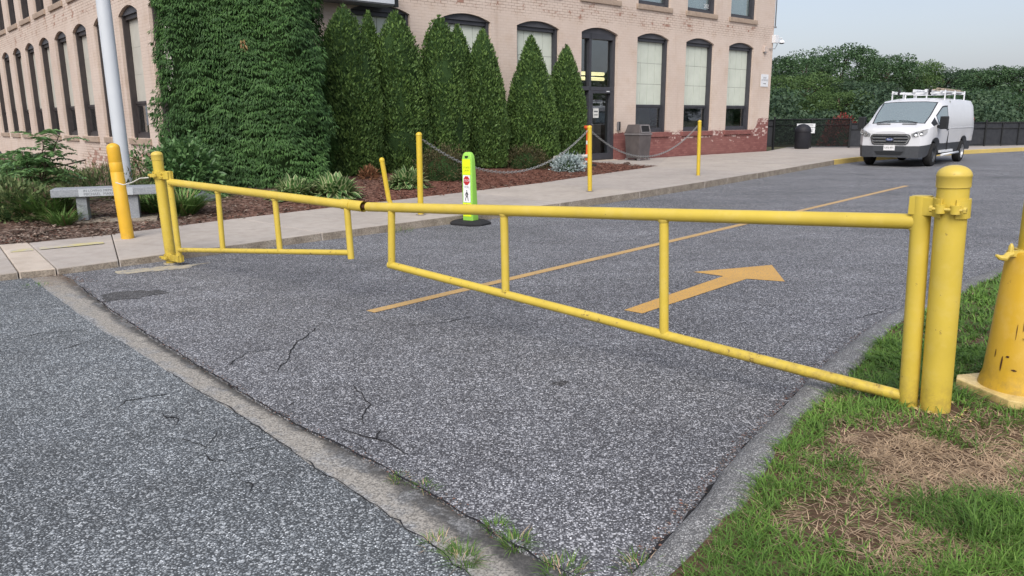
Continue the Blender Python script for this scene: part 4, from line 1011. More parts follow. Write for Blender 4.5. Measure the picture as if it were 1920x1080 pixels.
# ---- pedestrian crossing sign
def crossing_sign():
    c = G(882, 420, 0); a = R(33); o = empty('crossing_sign', c, -a, 'lime green plastic crossing sign with stop symbol on a black rubber base', 'sign')
    oct_ = [(x * .29, y * .24) for x, y in ((-1, -.5), (-.62, -1), (.62, -1), (1, -.5), (1, .5), (.62, 1), (-.62, 1), (-1, .5))]
    mb = MB(); n = 8; vs = [(p[0], p[1], 0) for p in oct_] + [(p[0], p[1], .03) for p in oct_] + [(p[0] * .72, p[1] * .72, .062) for p in oct_]
    mb.add(vs, [(i, (i + 1) % n, n + (i + 1) % n, n + i) for i in range(n)] + [(n + i, n + (i + 1) % n, 2 * n + (i + 1) % n, 2 * n + i) for i in range(n)] + [tuple(range(2 * n, 3 * n)), tuple(reversed(range(n)))]); mb.build('base', M['rubber'], o, bevel=.006)
    HT = 1.045; hw = .078; z0 = .05
    def sec(z, t):
        d = .085 - .035 * t; w_ = hw; c_ = .02
        return [(-w_, -.07, z), (w_, -.07, z), (w_ + .012, -.055, z), (w_ + .012, -.07 + 2 * d - .02, z), (w_ - .005, -.07 + 2 * d, z), (-w_ + .005, -.07 + 2 * d, z), (-w_ - .012, -.07 + 2 * d - .02, z), (-w_ - .012, -.055, z)]
    mb = MB(); levels = [(z0, 0, 1), (.3, .28, 1), (.6, .58, 1), (.90, .88, 1), (.955, .93, .97), (1.0, .97, .86), (1.03, .99, .66), (HT, 1, .40)]; vs = []
    for z, t, sc in levels: vs += [(x * sc, y * (1 if sc == 1 else .5 + .5 * sc), zz) for x, y, zz in sec(z, t)]
    fs = [(k * 8 + j, k * 8 + (j + 1) % 8, (k + 1) * 8 + (j + 1) % 8, (k + 1) * 8 + j) for k in range(len(levels) - 1) for j in range(8)]
    fs += [tuple(range((len(levels) - 1) * 8, len(levels) * 8)), tuple(reversed(range(8)))]
    mb.add(vs, fs, 0, True); mb.build('body', M['lime'], o, bevel=.004)
    mb = MB(); mb.lathe((0, -.052, .985), (0, -.5, .85), [(.001, .014), (.032, .014), (.036, .0)], 14); mb.build('grip_hole', M['black_ink'], o)
    yf = -.072
    def face(name, x0, x1, z0_, z1_, mat, dy=0): mb = MB(); mb.box2((x0, yf - .0015 - dy, z0_), (x1, yf + .001, z1_)); return mb.build(name, mat, o)
    face('upper_sheet', -.070, .070, .725, .945, M['fluor']); face('lower_sheet', -.070, .070, .12, .318, M['fluor']); face('panel', -.062, .064, .326, .718, M['white_print'], .0004)
    F_ = lambda x, z, dy: frame_mat((x, yf - dy, z), (1, 0, 0), (0, -1, 0), (0, 0, 1))
    text_mesh('lettering', 'STATE', .040, M['olive_ink'], o, F_(0, .825, .0025)); text_mesh('lettering', 'LAW', .040, M['olive_ink'], o, F_(0, .784, .0025))
    mb = MB(); mb.slab([(.058 * math.cos(R(22.5 + 45 * k)), yf - .0022, .64 + .068 * math.sin(R(22.5 + 45 * k))) for k in range(8)], (0, -1, 0), .0008); mb.build('stop_octagon', M['red_print'], o)
    text_mesh('lettering', 'STOP', .048, M['white_print'], o, F_(0, .64, .0042)); text_mesh('lettering', 'FOR', .040, M['grey_ink'], o, F_(0, .545, .0032))
    text_mesh('lettering', 'WITHIN', .030, M['olive_ink'], o, F_(0, .29, .0025)); text_mesh('lettering', 'CROSSWALK', .022, M['olive_ink'], o, F_(0, .24, .0025))
    mb = MB()                                          # walking figure
    def limb(p, q, w_):
        p = Vector((p[0], 0, p[1])); q = Vector((q[0], 0, q[1])); d = (q - p).normalized(); s = Vector((-d.z, 0, d.x)) * w_ / 2
        mb.add([(v.x, yf - .0032, v.z) for v in (p + s, q + s * .8, q - s * .8, p - s)], [(0, 1, 2, 3)])
    limb((.0, .475), (.004, .42), .026); limb((.002, .425), (-.020, .385), .014); limb((-.020, .388), (-.028, .348), .011); limb((.004, .425), (.020, .385), .014); limb((.020, .388), (.024, .346), .011)
    limb((-.004, .472), (-.028, .44), .010); limb((-.028, .442), (-.020, .420), .009); limb((.006, .470), (.026, .435), .010)
    mb.add([(.000 + .0095 * math.cos(2 * math.pi * k / 12), yf - .0032, .492 + .0095 * math.sin(2 * math.pi * k / 12)) for k in range(12)], [tuple(range(12))]); mb.build('walking_figure', M['black_ink'], o, fix=False)
crossing_sign()

# ---- granite memorial bench
def bench():
    l0, r0 = GB(152, 412), GB(262, 409); mid = (l0 + r0) / 2; X = (r0 - l0); X.z = 0; ang = math.atan2(X.y, X.x)
    o = empty('memorial_bench', (mid.x, mid.y, mid.z), ang, 'grey granite memorial bench with engraved lettering in front of the pole', 'bench'); hw = X.length / 2
    mb = MB(); L2 = 1.36 / 2; mb.box2((-L2, -.19, .345), (L2, .22, .455))
    se = mb.build('seat', M['granite'], o, bevel=.012)
    for x in (-hw + .05, hw - .05):
        mb = MB(); mb.box2((x - .065, -.13, -.1), (x + .065, .17, .344)); mb.build('leg', M['granite'], o, bevel=.008)
    mb = MB(); mb.box2((-.34, -.193, .349), (.34, -.188, .451)); pn = mb.build('engraved_panel', M['granite_pol'], se)
    F_ = lambda x, z: frame_mat((x, -.196, z), (1, 0, 0), (0, -1, 0), (0, 0, 1))
    text_mesh('lettering', 'IN LOVING MEMORY', .047, M['ink'], pn, F_(-.06, .425), align='CENTER'); text_mesh('lettering', 'MICHAEL  MARC', .052, M['ink'], pn, F_(-.085, .378), align='CENTER')
    mb = MB(); mb.box2((-.62, -.30, -.05), (.62, .28, .012)); mb.build('footing', M['kerbface'], o, bevel=.01)
bench()

# ---- by the door
def trash_can():
    s, _ = onwall(1196, 270, .62); c = B(s, .62, .15); o = empty('trash_can', c, BROT, 'brown grey plastic trash can with hooded top against the brick wall', 'trash can')
    mb = MB(); w0, w1 = .27, .31
    def ring(h, z): return [(-h, -h, z), (h, -h, z), (h, h, z), (-h, h, z)]
    vs = ring(w0, .07) + ring(w1, .82); mb.add(vs, [(0, 1, 5, 4), (1, 2, 6, 5), (2, 3, 7, 6), (3, 0, 4, 7), (3, 2, 1, 0), (4, 5, 6, 7)]); mb.build('body', M['bin'], o, bevel=.02)
    for sx in (-1, 1):
        for sy in (-1, 1): mb = MB(); mb.box2((sx * .25 - .04, sy * .25 - .04, 0), (sx * .25 + .04, sy * .25 + .04, .069)); mb.build('foot', M['bin_edge'], o)
    mb = MB(); mb.box2((-.33, -.33, .822), (.33, .33, .875)); mb.build('rim', M['bin_edge'], o, bevel=.012)
    mb = MB(); t = .245; vs = ring(.315, .877) + ring(t, 1.16); mb.add(vs, [(0, 1, 5, 4), (1, 2, 6, 5), (2, 3, 7, 6), (3, 0, 4, 7), (3, 2, 1, 0), (4, 5, 6, 7)]); hd = mb.build('hood', M['bin'], o, bevel=.015)
    sl = math.atan2(.07, .283); mb = MB()                       # framed opening on the front slope
    Y_ = Vector((0, math.sin(sl), math.cos(sl))); N_ = Vector((0, -math.cos(sl), math.sin(sl))); cc = Vector((0, -.28, 1.015)) + N_ * .012
    for (dx, dz, w_, h_) in ((0, .115, .46, .03), (0, -.115, .46, .03), (-.215, 0, .03, .2), (.215, 0, .03, .2)): mb.box(cc + Vector((dx, 0, 0)) + Y_ * dz, (w_, .03, h_), (Vector((1, 0, 0)), -N_, Y_))
    mb.build('opening_frame', M['bin_edge'], hd)
    mb = MB(); mb.box(cc - N_ * .006, (.40, .01, .2), (Vector((1, 0, 0)), -N_, Y_)); mb.build('opening', M['black_ink'], hd)
trash_can()
def delineator():
    s, _ = onwall(1102, 270, 2.05); c = B(s, 2.05, .2); o = empty('delineator_post', c, 0, 'orange plastic delineator post on a black base beside the entrance door', 'delineator')
    mb = MB(); mb.lathe((0, 0, 0), (0, 0, 1), [(.001, 0), (.26, 0), (.26, .035), (.12, .06), (.001, .06)], 8); mb.build('base', M['rubber'], o)
    mb = MB(); mb.lathe((0, 0, 0), (0, 0, 1), [(.10, .06), (.10, .30), (.06, .33), (.05, .36), (.05, .95), (.05, .97)], 18); mb.build('tube', M['orange'], o)
    mb = MB(); mb.lathe((0, 0, 0), (0, 0, 1), [(.05, .96), (.06, .99), (.115, 1.05), (.115, 1.10), (.10, 1.115), (.07, 1.10), (.001, 1.08)], 18); mb.build('handle', M['orange'], o)
    mb = MB(); mb.lathe((0, 0, 0), (0, 0, 1), [(.052, .6), (.052, .7)], 18); mb.build('band', M['white_print'], o)
delineator()
def wallthing(name, label, cat): return empty(name, KC, BROT, label, cat)
o = wallthing('door_notice', 'white paper notice with dark lettering taped on the glass door', 'notice'); a0 = FCOLS[DOORCOL][0]
sx, sz = onwall(1126, 212); mb = MB(); mb.box2((sx - .13, REV - .016, sz - .15), (sx + .13, REV - .011, sz + .15)); mb.build('sheet', M['paper'], o)
mb = MB(); mb.box2((sx - .09, REV - .0185, sz + .03), (sx + .09, REV - .017, sz + .075)); mb.box2((sx - .085, REV - .0185, sz - .07), (sx + .09, REV - .017, sz - .04)); mb.build('print', M['grey_ink'], o)
o = wallthing('card_reader', 'small grey and black card reader on the wall beside the door', 'card reader'); sx, sz = onwall(1159, 237)
mb = MB(); mb.box2((sx - .075, -.06, sz - .14), (sx - .01, -.001, sz + .14)); mb.build('housing', M['bin_edge'], o, bevel=.006); mb = MB(); mb.box2((sx - .009, -.055, sz - .13), (sx + .06, -.001, sz + .15)); mb.build('keypad', M['black'], o, bevel=.006)
o = wallthing('wall_sign', 'white rear entrance sign with arrow on the far corner of the wall', 'sign'); sx, sz = onwall(1433, 151)
mb = MB(); mb.box2((sx - .27, -.02, sz - .24), (sx + .27, -.003, sz + .24)); mb.build('board', M['white_metal'], o)
for tx, dz in (('REAR', .10), ('ENTRANCE', .01)): text_mesh('lettering', tx, .095, M['grey_ink'], o, frame_mat((sx, -.022, sz + dz), (1, 0, 0), (0, -1, 0), (0, 0, 1)))
mb = MB(); mb.add([(sx + x, -.022, sz + z) for x, z in ((-.10, -.135), (.03, -.135), (.03, -.155), (.10, -.125), (.03, -.095), (.03, -.115), (-.10, -.115))], [tuple(range(7))]); mb.build('arrow', M['black_ink'], o, fix=False)
o = wallthing('security_camera', 'white dome security camera on a bracket at the far building corner', 'camera'); sx, sz = onwall(1449, 74)
mb = MB(); mb.box2((LEN_F - .12, -.16, sz - .14), (LEN_F + .14, -.003, sz + .16)); mb.build('junction_box', M['white_metal'], o, bevel=.01)
mb = MB(); mb.sweep([(LEN_F + .14, -.1, sz + .05), (LEN_F + .34, -.16, sz + .06), (LEN_F + .36, -.17, sz - .02)], .022, 8); mb.build('bracket', M['white_metal'], o)
mb = MB(); mb.lathe((LEN_F + .36, -.17, sz - .13), (0, 0, 1), [(.001, -.04), (.07, -.03), (.11, .0)], 16, 1); mb.lathe((LEN_F + .36, -.17, sz - .13), (0, 0, 1), [(.11, 0), (.13, .0), (.13, .04), (.07, .11), (.001, .12)], 16, 0); mb.build('dome', [M['white_metal'], M['black']], o)
mb = MB(); mb.sweep([(LEN_F + .15, -.08, sz - .02), (LEN_F + .17, -.08, sz - .2), (LEN_F + .06, -.06, sz - .36), (LEN_F - .3, -.03, sz - .37)], .014, 6); mb.build('cable', M['grey_metal'], o)
o = wallthing('alarm_box', 'small beige alarm box on the wall below the security camera', 'alarm box'); sx, sz = onwall(1433, 92)
mb = MB(); mb.box2((sx - .10, -.09, sz - .11), (sx + .10, -.003, sz + .11)); mb.build('housing', M['cream_metal'], o, bevel=.012); mb = MB(); mb.box2((sx - .05, -.085, sz - .15), (sx + .02, -.02, sz - .112)); mb.build('lens', M['grey_metal'], o)
o = wallthing('conduit', 'thin dark conduit running down the far building corner', 'conduit'); mb = MB(); mb.sweep([(LEN_F + .03, -.03, 9.2), (LEN_F + .03, -.03, 5.05)], .022, 8); mb.build('pipe', M['grey_metal'], o)
mb = MB(); mb.box2((LEN_F - .02, -.07, 5.0), (LEN_F + .08, -.001, 5.06)); mb.build('bracket', M['grey_metal'], o)
# canopy over the second window
o = wallthing('canopy', 'grey metal canopy edge high on the wall above the tall evergreens', 'canopy')
s1, z1 = onwall(745, 11, .55); mb = MB(); mb.box2((.9, -.55, z1 - .0), (s1, -.003, z1 + .6)); mb.build('soffit_box', M['grey_metal'], o, bevel=.01)
mb = MB(); mb.box2((.9, -.57, z1 + .03), (s1 - .09, -.552, z1 + .58)); mb.build('fascia', M['flagpole'], o)
mb = MB(); mb.box2((s1 - .08, -.575, z1 - .03), (s1 + .02, -.50, z1 + .6)); mb.build('end_post', M['black'], o)
def stick(name, label, cat, pts, r, mat): mb = MB(); mb.sweep(pts, r, 10); return tag(mb.build(name, mat), label, cat)
stick('drain_pipe', 'white plastic pipe lying above the silver plant', 'pipe', [B(onwall(1040, 296, 2.25)[0], 2.25, onwall(1040, 296, 2.25)[1]), B(onwall(1101, 293, 2.25)[0], 2.25, onwall(1101, 293, 2.25)[1])], .055, M['pvc'])

# ================================================================== THE VAN
def van():
    fwd = Vector((-.68, -.733, 0)).normalized(); c = Vector((12.2, 24.42, 0)); ang = math.atan2(fwd.y, fwd.x)
    o = empty('parked_van', c, ang, 'white cargo van with dark lower bumper and roof rack parked at the yellow kerb', 'van')
    paint = plain('van_white_paint', (.60, .61, .64), (.57, .58, .61), 2, .25, .5); clad = plain('van_grey_cladding', (.055, .06, .068), (.045, .048, .055), 12, .6, .35)
    chrome = plain('van_chrome', (.50, .51, .53), None, 4, .22, .5, .9); seal = plain('van_seal', (.02, .022, .025), None, 5, .5, .3); lamp = plain('van_lamp', (.34, .35, .36), (.20, .205, .21), 30, .2, .5, .0)
    grey = plain('van_interior_grey', (.34, .37, .38), (.28, .3, .31), 4, .8, .2); blue = plain('emblem_blue', (.02, .05, .20), None, 5, .3, .5); tyre = plain('tyre_rubber', (.022, .022, .023), None, 20, .85, .2); silver = plain('wheel_silver', (.40, .41, .43), (.30, .31, .33), 10, .35, .5, .5)
    K = {  # key stations: y and z of eight rows
        1.03: ([.46, .46, .46, .45, .41, .33, .18, 0], [.29, .63, .88, .98, 1.03, 1.055, 1.065, 1.07]),
        .97: ([.80, .82, .80, .76, .66, .5, .28, 0], [.28, .635, .91, 1.03, 1.09, 1.12, 1.135, 1.14]),
        .78: ([.92, .95, .95, .92, .82, .62, .35, 0], [.30, .66, .95, 1.09, 1.155, 1.185, 1.20, 1.205]),
        .42: ([.93, .99, 1.01, .985, .90, .76, .42, 0], [.36, .68, 1.01, 1.19, 1.255, 1.28, 1.30, 1.305]),
        .0: ([.93, 1.0, 1.03, 1.015, .90, .80, .45, 0], [.38, .68, 1.04, 1.27, 1.47, 1.54, 1.565, 1.57]),
        -.62: ([.93, 1.0, 1.03, 1.02, .92, .80, .45, 0], [.38, .68, 1.05, 1.29, 1.80, 1.925, 1.955, 1.96]),
        -.82: ([.93, 1.0, 1.03, 1.02, .925, .82, .5, 0], [.38, .68, 1.05, 1.29, 1.82, 1.975, 2.02, 2.03]),
        -1.18: ([.93, 1.0, 1.03, 1.02, .93, .84, .5, 0], [.38, .68, 1.05, 1.29, 1.83, 2.0, 2.06, 2.075]),
        -2.2: ([.93, 1.0, 1.03, 1.02, .935, .85, .5, 0], [.38, .68, 1.05, 1.29, 1.83, 2.01, 2.075, 2.09]),
        -4.40: ([.92, .99, 1.02, 1.01, .93, .84, .5, 0], [.40, .68, 1.05, 1.29, 1.83, 2.0, 2.065, 2.08]),
        -4.56: ([.90, .96, .98, .97, .90, .80, .46, 0], [.44, .68, 1.05, 1.29, 1.80, 1.96, 2.02, 2.03])}
    keys = sorted(K, reverse=True)
    def stn(x):
        for i in range(len(keys) - 1):
            if keys[i] >= x >= keys[i + 1]:
                t = (keys[i] - x) / (keys[i] - keys[i + 1])
                ys = [a + (b_ - a) * t for a, b_ in zip(K[keys[i]][0], K[keys[i + 1]][0])]; zs = [a + (b_ - a) * t for a, b_ in zip(K[keys[i]][1], K[keys[i + 1]][1])]
                for xc in (0, -3.30):
                    d = abs(x - xc)
                    if d < .43:
                        q = math.sqrt(max(0, 1 - (d / .43) ** 2)); zs[0] = zs[0] + (.76 - zs[0]) * q; zs[1] = zs[1] + .19 * q
                return ys, zs
    xs = [1.03, .97, .78, .55, .429, .415, .39, .33, .22, .10, 0, -.10, -.22, -.33, -.39, -.429, -.62, -.82, -1.18, -1.6, -2.2, -2.8, -2.871, -2.91, -2.97, -3.08, -3.2, -3.3, -3.4, -3.52, -3.63, -3.69, -3.729, -4.0, -4.40, -4.56]
    vs = []; S = [stn(x) for x in xs]; n = 15
    for x, (ys, zs) in zip(xs, S):
        for j in range(8): vs.append((x, ys[j], zs[j]))
        for j in range(6, -1, -1): vs.append((x, -ys[j], zs[j]))
    bm = bmesh.new(); bv = [bm.verts.new(v) for v in vs]; lay = bm.faces.layers.int.new('part')
    def mrow(j): r_ = min(j, 13 - j); return r_
    for i in range(len(xs) - 1):
        for j in range(14):
            f = bm.faces.new((bv[i * n + j], bv[i * n + j + 1], bv[(i + 1) * n + j + 1], bv[(i + 1) * n + j])); f.smooth = True
            r_ = mrow(j); xm = (xs[i] + xs[i + 1]) / 2
            f.material_index = 1 if r_ == 0 else 0
            if r_ >= 5 and .42 > xm > -.62: f[lay] = 1
            if r_ == 3 and -.05 > xm > -1.18: f[lay] = 2 if j < 7 else 3
            if r_ == 3 and .34 > xm > -.05: f[lay] = 4
    for i, rev in ((0, False), (len(xs) - 1, True)):
        for j in range(7):
            q = [bv[i * n + j], bv[i * n + j + 1], bv[i * n + 13 - j], bv[i * n + 14 - j]]
            if j == 6: q = [bv[i * n + 6], bv[i * n + 7], bv[i * n + 8]]
            f = bm.faces.new(q if rev else list(reversed(q))); f.material_index = 1 if j == 0 else 0; f.smooth = False
    bmesh.ops.recalc_face_normals(bm, faces=bm.faces)
    glass = {}
    for k in (1, 2, 3):
        fs = [f for f in bm.faces if f[lay] == k]; r = bmesh.ops.inset_region(bm, faces=fs, thickness=.035 if k == 1 else .045, depth=0, use_even_offset=True)
        for f in r['faces']: f.material_index = 2; f[lay] = 0
        fs = [f for f in bm.faces if f[lay] == k]; glass[k] = [[tuple(v.co) for v in f.verts] for f in fs]; bmesh.ops.delete(bm, geom=fs, context='FACES')
    for f in bm.faces:
        if f[lay] == 4: f.material_index = 2
    for e in bm.edges:
        if len(e.link_faces) == 2 and (e.calc_face_angle(0) > R(32) or e.link_faces[0].material_index != e.link_faces[1].material_index): e.smooth = False
    me = bpy.data.meshes.new('body'); bm.to_mesh(me); bm.free()
    for m_ in (paint, clad, seal): me.materials.append(m_)
    link(bpy.data.objects.new('body', me), o)
    for k, nm in ((1, 'windshield'), (2, 'side_window'), (3, 'side_window')):
        mb = MB(); [mb.add(q, [tuple(range(len(q)))], 0, True) for q in glass[k]]; mb.build(nm, M['wind'], o, fix=False)
    P = lambda name, mb, mat, par=None, bev=0: mb.build(name, mat, par or o, bevel=bev)
    # cab behind the glass
    mb = MB(); mb.box2((-.05, -.86, .85), (.36, .86, 1.20)); P('dashboard', mb, grey, None, .04)
    mb = MB(); mb.box2((-1.62, -.9, .5), (-1.58, .9, 1.98)); P('bulkhead', mb, grey)
    for y in (-.45, .45):
        mb = MB(); mb.box2((-1.25, y - .25, .6), (-1.05, y + .25, 1.45)); mb.box2((-1.2, y - .13, 1.47), (-1.08, y + .13, 1.65)); P('seat', mb, seal, None, .04)
    mb = MB(); mb.box2((-.0, -.15, 1.205), (.2, .30, 1.25)); mb.box2((.02, .32, 1.205), (.15, .6, 1.235)); mb.box2((.05, -.7, 1.205), (.12, -.2, 1.22)); P('papers', mb, M['paper'])
    mb = MB(); mb.box2((-.45, -.13, 1.72), (-.42, .13, 1.79)); P('rear_view_mirror', mb, seal)
    # front: grille, emblem, lamps, plate, vents, wipers
    def rr(hw, z0, z1, r, bot=1.0):
        pts = []
        for cx_, cz_, a0 in ((hw - r, z1 - r, 0), (-(hw - r), z1 - r, 90), (-(hw * bot - r), z0 + r, 180), (hw * bot - r, z0 + r, 270)):
            for k in range(5): a = R(a0 + k * 22.5); pts.append((cx_ + r * math.cos(a), cz_ + r * math.sin(a)))
        return pts
    def bend(y): return 1.035 - max(0, abs(y) - .46) * .16
    mb = MB(); mb.slab([(bend(y), y, z) for y, z in rr(.575, .665, .985, .11, .93)], (1, 0, 0), .022); gr = P('grille', mb, seal, None, .006)
    out = rr(.555, .68, .97, .10, .93); inn = rr(.525, .71, .94, .085, .93); m_ = len(out); mb = MB()
    va = [(bend(y) + .034, y, z) for y, z in out] + [(bend(y) + .034, y, z) for y, z in inn] + [(bend(y) + .018, y, z) for y, z in out] + [(bend(y) + .018, y, z) for y, z in inn]
    mb.add(va, [(i, (i + 1) % m_, m_ + (i + 1) % m_, m_ + i) for i in range(m_)] + [(i, 2 * m_ + i, 2 * m_ + (i + 1) % m_, (i + 1) % m_) for i in range(m_)] + [(m_ + i, m_ + (i + 1) % m_, 3 * m_ + (i + 1) % m_, 3 * m_ + i) for i in range(m_)]); P('grille_surround', mb, chrome, gr)
    for z in (.775, .865):
        for sy in (-1, 1): mb = MB(); mb.box((1.062, sy * .31, z + .0), (.02, .40, .034)); P('grille_bar', mb, chrome, gr, .004)
    mb = MB(); mb.slab([(1.066, .115 * math.cos(2 * math.pi * k / 20), .825 + .048 * math.sin(2 * math.pi * k / 20)) for k in range(20)], (1, 0, 0), .012); em = P('emblem', mb, chrome, gr)
    mb = MB(); mb.slab([(1.079, .104 * math.cos(2 * math.pi * k / 20), .825 + .040 * math.sin(2 * math.pi * k / 20)) for k in range(20)], (1, 0, 0), .004); P('emblem_field', mb, blue, gr)
    text_mesh('emblem_script', 'Ford', .075, M['white_print'], gr, frame_mat((1.086, 0, .825), (0, 1, 0), (1, 0, 0), (0, 0, 1)))
    for sy in (-1, 1):
        pts = [(1.005, .60, .90), (1.02, .585, .99), (.985, .70, 1.055), (.90, .84, 1.10), (.74, .955, 1.135), (.80, .955, 1.03), (.90, .88, .945), (.97, .76, .90)]
        pts = [Vector((p[0], p[1] * sy, p[2])) for p in pts]; ctr = sum(pts, Vector()) / 8 + Vector((.035, .03 * sy, 0)); mb = MB()
        pts = [p + Vector((.012, .008 * sy, 0)) for p in pts]; mb.add(pts + [ctr] + [p - Vector((.06, .04 * sy, 0)) for p in pts], [(i, (i + 1) % 8, 8) for i in range(8)] + [(i, 9 + i, 9 + (i + 1) % 8, (i + 1) % 8) for i in range(8)])
        hl = P('headlight', mb, lamp)
        for yy, xx, rad in ((.70, 1.012, .055), (.83, .945, .045)):
            mb = MB(); mb.lathe((xx, yy * sy, .985 + (.03 if rad < .05 else 0)), (.9, .4 * sy, 0), [(rad, 0), (rad, .03), (rad * .7, .025), (.001, .01)], 14); P('lamp_reflector', mb, chrome, hl)
        mb = MB(); mb.box((.56, .37 * sy, 1.278), (.05, .40, .012), (Vector((.96, 0, -.28)), Vector((0, 1, 0)), Vector((.28, 0, .96)))); P('hood_vent', mb, seal)
    mb = MB(); mb.box2((1.036, -.16, .50), (1.052, .16, .665)); pt = P('license_plate', mb, M['white_print'])
    text_mesh('lettering', 'U92 491', .078, M['black_ink'], pt, frame_mat((1.0555, 0, .578), (0, 1, 0), (1, 0, 0), (0, 0, 1)))
    mb = MB(); mb.slab([(1.033, y, z) for y, z in ((-.42, .47), (.42, .47), (.34, .37), (-.34, .37))], (1, 0, 0), .012); P('lower_intake', mb, seal)
    for y0, y1 in ((-.62, -.08), (.55, .0)):
        mb = MB(); mb.sweep([(.41, y0, 1.315), (.36, (y0 + y1) / 2, 1.365), (.34, y1, 1.375)], .011, 6); P('wiper', mb, seal)
    for sy in (-1, 1):
        mb = MB(); mb.sweep([(.05, 1.0 * sy, 1.20), (.06, 1.12 * sy, 1.20)], .05, 8); mb.box2((-.03, sy * 1.08, 1.12), (.13, sy * 1.30, 1.50)); P('mirror', mb, seal, None, .03)
        mb = MB(); mb.box2((-1.9, sy * .965, .40), (-.52, sy * 1.04, .47)); mb.sweep([(-2.6, sy * 1.03, .35), (-.55, sy * 1.06, .33)], .035, 8); P('step_bar', mb, M['white_metal'])
        mb = MB(); mb.box2((-1.215, sy * 1.0, .42), (-1.20, sy * 1.036, 1.05)); P('door_gap', mb, seal); mb = MB(); mb.box2((-1.15, sy * 1.0, 1.08), (-.95, sy * 1.05, 1.11)); P('door_handle', mb, seal)
        mb = MB(); mb.box2((-4.3, sy * 1.024, 1.12), (-1.35, sy * 1.036, 1.15)); P('side_crease', mb, paint, None, .005)
        for x in (0, -3.30):
            w_ = empty('wheel', (x, sy * .87, .355), parent=o); ax = Vector((0, sy, 0))
            mb = MB(); mb.lathe((0, -sy * .12, 0), ax, [(.22, 0), (.31, .005), (.345, .03), (.355, .06), (.355, .17), (.345, .21), (.31, .235), (.225, .24)], 32); P('tyre', mb, tyre, w_)
            mb = MB(); mb.lathe((0, -sy * .12, 0), ax, [(.225, .02), (.225, .235), (.20, .225), (.185, .18), (.10, .17), (.09, .20), (.06, .21), (.001, .21)], 28); P('rim', mb, silver if x < -1 else clad, w_)
            for k in range(8):
                a = 2 * math.pi * k / 8; mb = MB(); mb.lathe((.145 * math.cos(a), sy * .0605, .145 * math.sin(a)), ax, [(.02, 0), (.02, .004), (.001, .004)], 8); P('rim_hole', mb, seal, w_)
    mb = MB(); mb.box2((-4.4, -.80, .30), (.80, .80, .62)); P('underbody', mb, seal)
    mb = MB(); mb.box2((-4.62, -.9, .38), (-4.5, .9, .62)); P('rear_bumper', mb, clad, None, .03)
    for sy in (-1, 1): mb = MB(); mb.box2((-4.575, sy * .86, .95), (-4.53, sy * .97, 1.45)); P('tail_lamp', mb, plain('tail_red', (.35, .02, .02), None, 5, .25, .5))
    # roof rack
    for x in (-1.35, -2.5, -3.7):
        mb = MB(); mb.box2((x - .03, -.80, 2.20), (x + .03, .80, 2.25))
        for sy in (-1, 1): mb.box2((x - .022, sy * .78 - .018, 2.0), (x + .022, sy * .78 + .018, 2.31))
        mb.box2((x - .02, -.40, 2.06), (x + .02, -.36, 2.2)); P('rack_crossbar', mb, M['white_metal'], None, .005)
    for sy in (-1, 1): mb = MB(); mb.box2((-3.9, sy * .70 - .02, 2.25), (-1.15, sy * .70 + .02, 2.29)); P('rack_rail', mb, M['white_metal'])
    for y in (-.58, .33): mb = MB(); mb.box2((-1.42, y - .03, 2.16), (-1.30, y + .03, 2.34)); P('rack_clamp', mb, seal)
    for y in (-.1, .25): mb = MB(); mb.box2((-4.2, y - .03, 2.255), (-1.2, y + .03, 2.345)); ld = P('ladder_rail', mb, M['white_metal'])
    for k in range(9): mb = MB(); mb.sweep([(-1.4 - k * .32, -.1, 2.3), (-1.4 - k * .32, .25, 2.3)], .016, 8); P('ladder_rung', mb, M['white_metal'])
    wood = plain('weathered_lumber', (.42, .36, .29), (.30, .25, .20), 10, .85, .2)
    lb = empty('lumber_bundle', c, ang, 'bundle of weathered wooden planks lying on the van roof rack', 'lumber')
    for k, (y, z, dz) in enumerate(((.46, 2.30, .05), (.56, 2.30, .0), (.66, 2.30, .02), (.50, 2.345, .07), (.61, 2.345, .03))):
        mb = MB(); mb.box(Vector((-2.7, y, z + .0)), (2.9 - .2 * k, .085, .035), (Vector((1, 0, dz * .3)).normalized(), Vector((0, 1, 0)), Vector((-dz * .3, 0, 1)).normalized())); mb.build('plank', wood, lb)
van()

# ================================================================== FENCES BEYOND THE WALK
def fence(pts, hgt, label, panelmat, pitch, grp):
    o = empty('fence', pts[0], 0, label, 'fence', grp); base = Vector(pts[0])
    for i in range(len(pts) - 1):
        a, b_ = Vector(pts[i]) - base, Vector(pts[i + 1]) - base; d = b_ - a; n = max(1, round(d.length / pitch)); dn = d.normalized(); sd = Vector((-dn.y, dn.x, 0)); zz = Vector((0, 0, 1))
        for k in range(n + (i == len(pts) - 2)):
            p = a + d * k / n; big = k == 0; mb = MB(); mb.lathe(p, zz, [(.04 if big else .028, -.1), (.04 if big else .028, hgt + (.08 if big else 0)), (.001, hgt + (.11 if big else .02))], 10); mb.build('post', M['black'], o)
        for z, r in ((hgt - .02, .022), (hgt - .28, .014), (.06, .018)):
            mb = MB(); mb.tube(a + zz * z, b_ + zz * z, r, n=8); mb.build('rail', M['black'], o)
        off = sd * .03; mb = MB()
        mb.add([a + off + zz * .04, b_ + off + zz * .04, b_ + off + zz * (hgt - .03), a + off + zz * (hgt - .03)], [(0, 1, 2, 3)]); mb.build('screen', panelmat, o, fix=False)
    return o
fence([(9.2, 36.0, .13), (11.95, 35.62, .15)], 1.25, 'dark solid fence section against the far building corner', M['fence_slats'], 1.4, 'black fences behind the walk')
fence([(11.98, 35.6, .15), (15.13, 34.94, .15)], 1.28, 'black see-through fence section behind the domed bin', M['fence_fabric'], 1.6, 'black fences behind the walk')
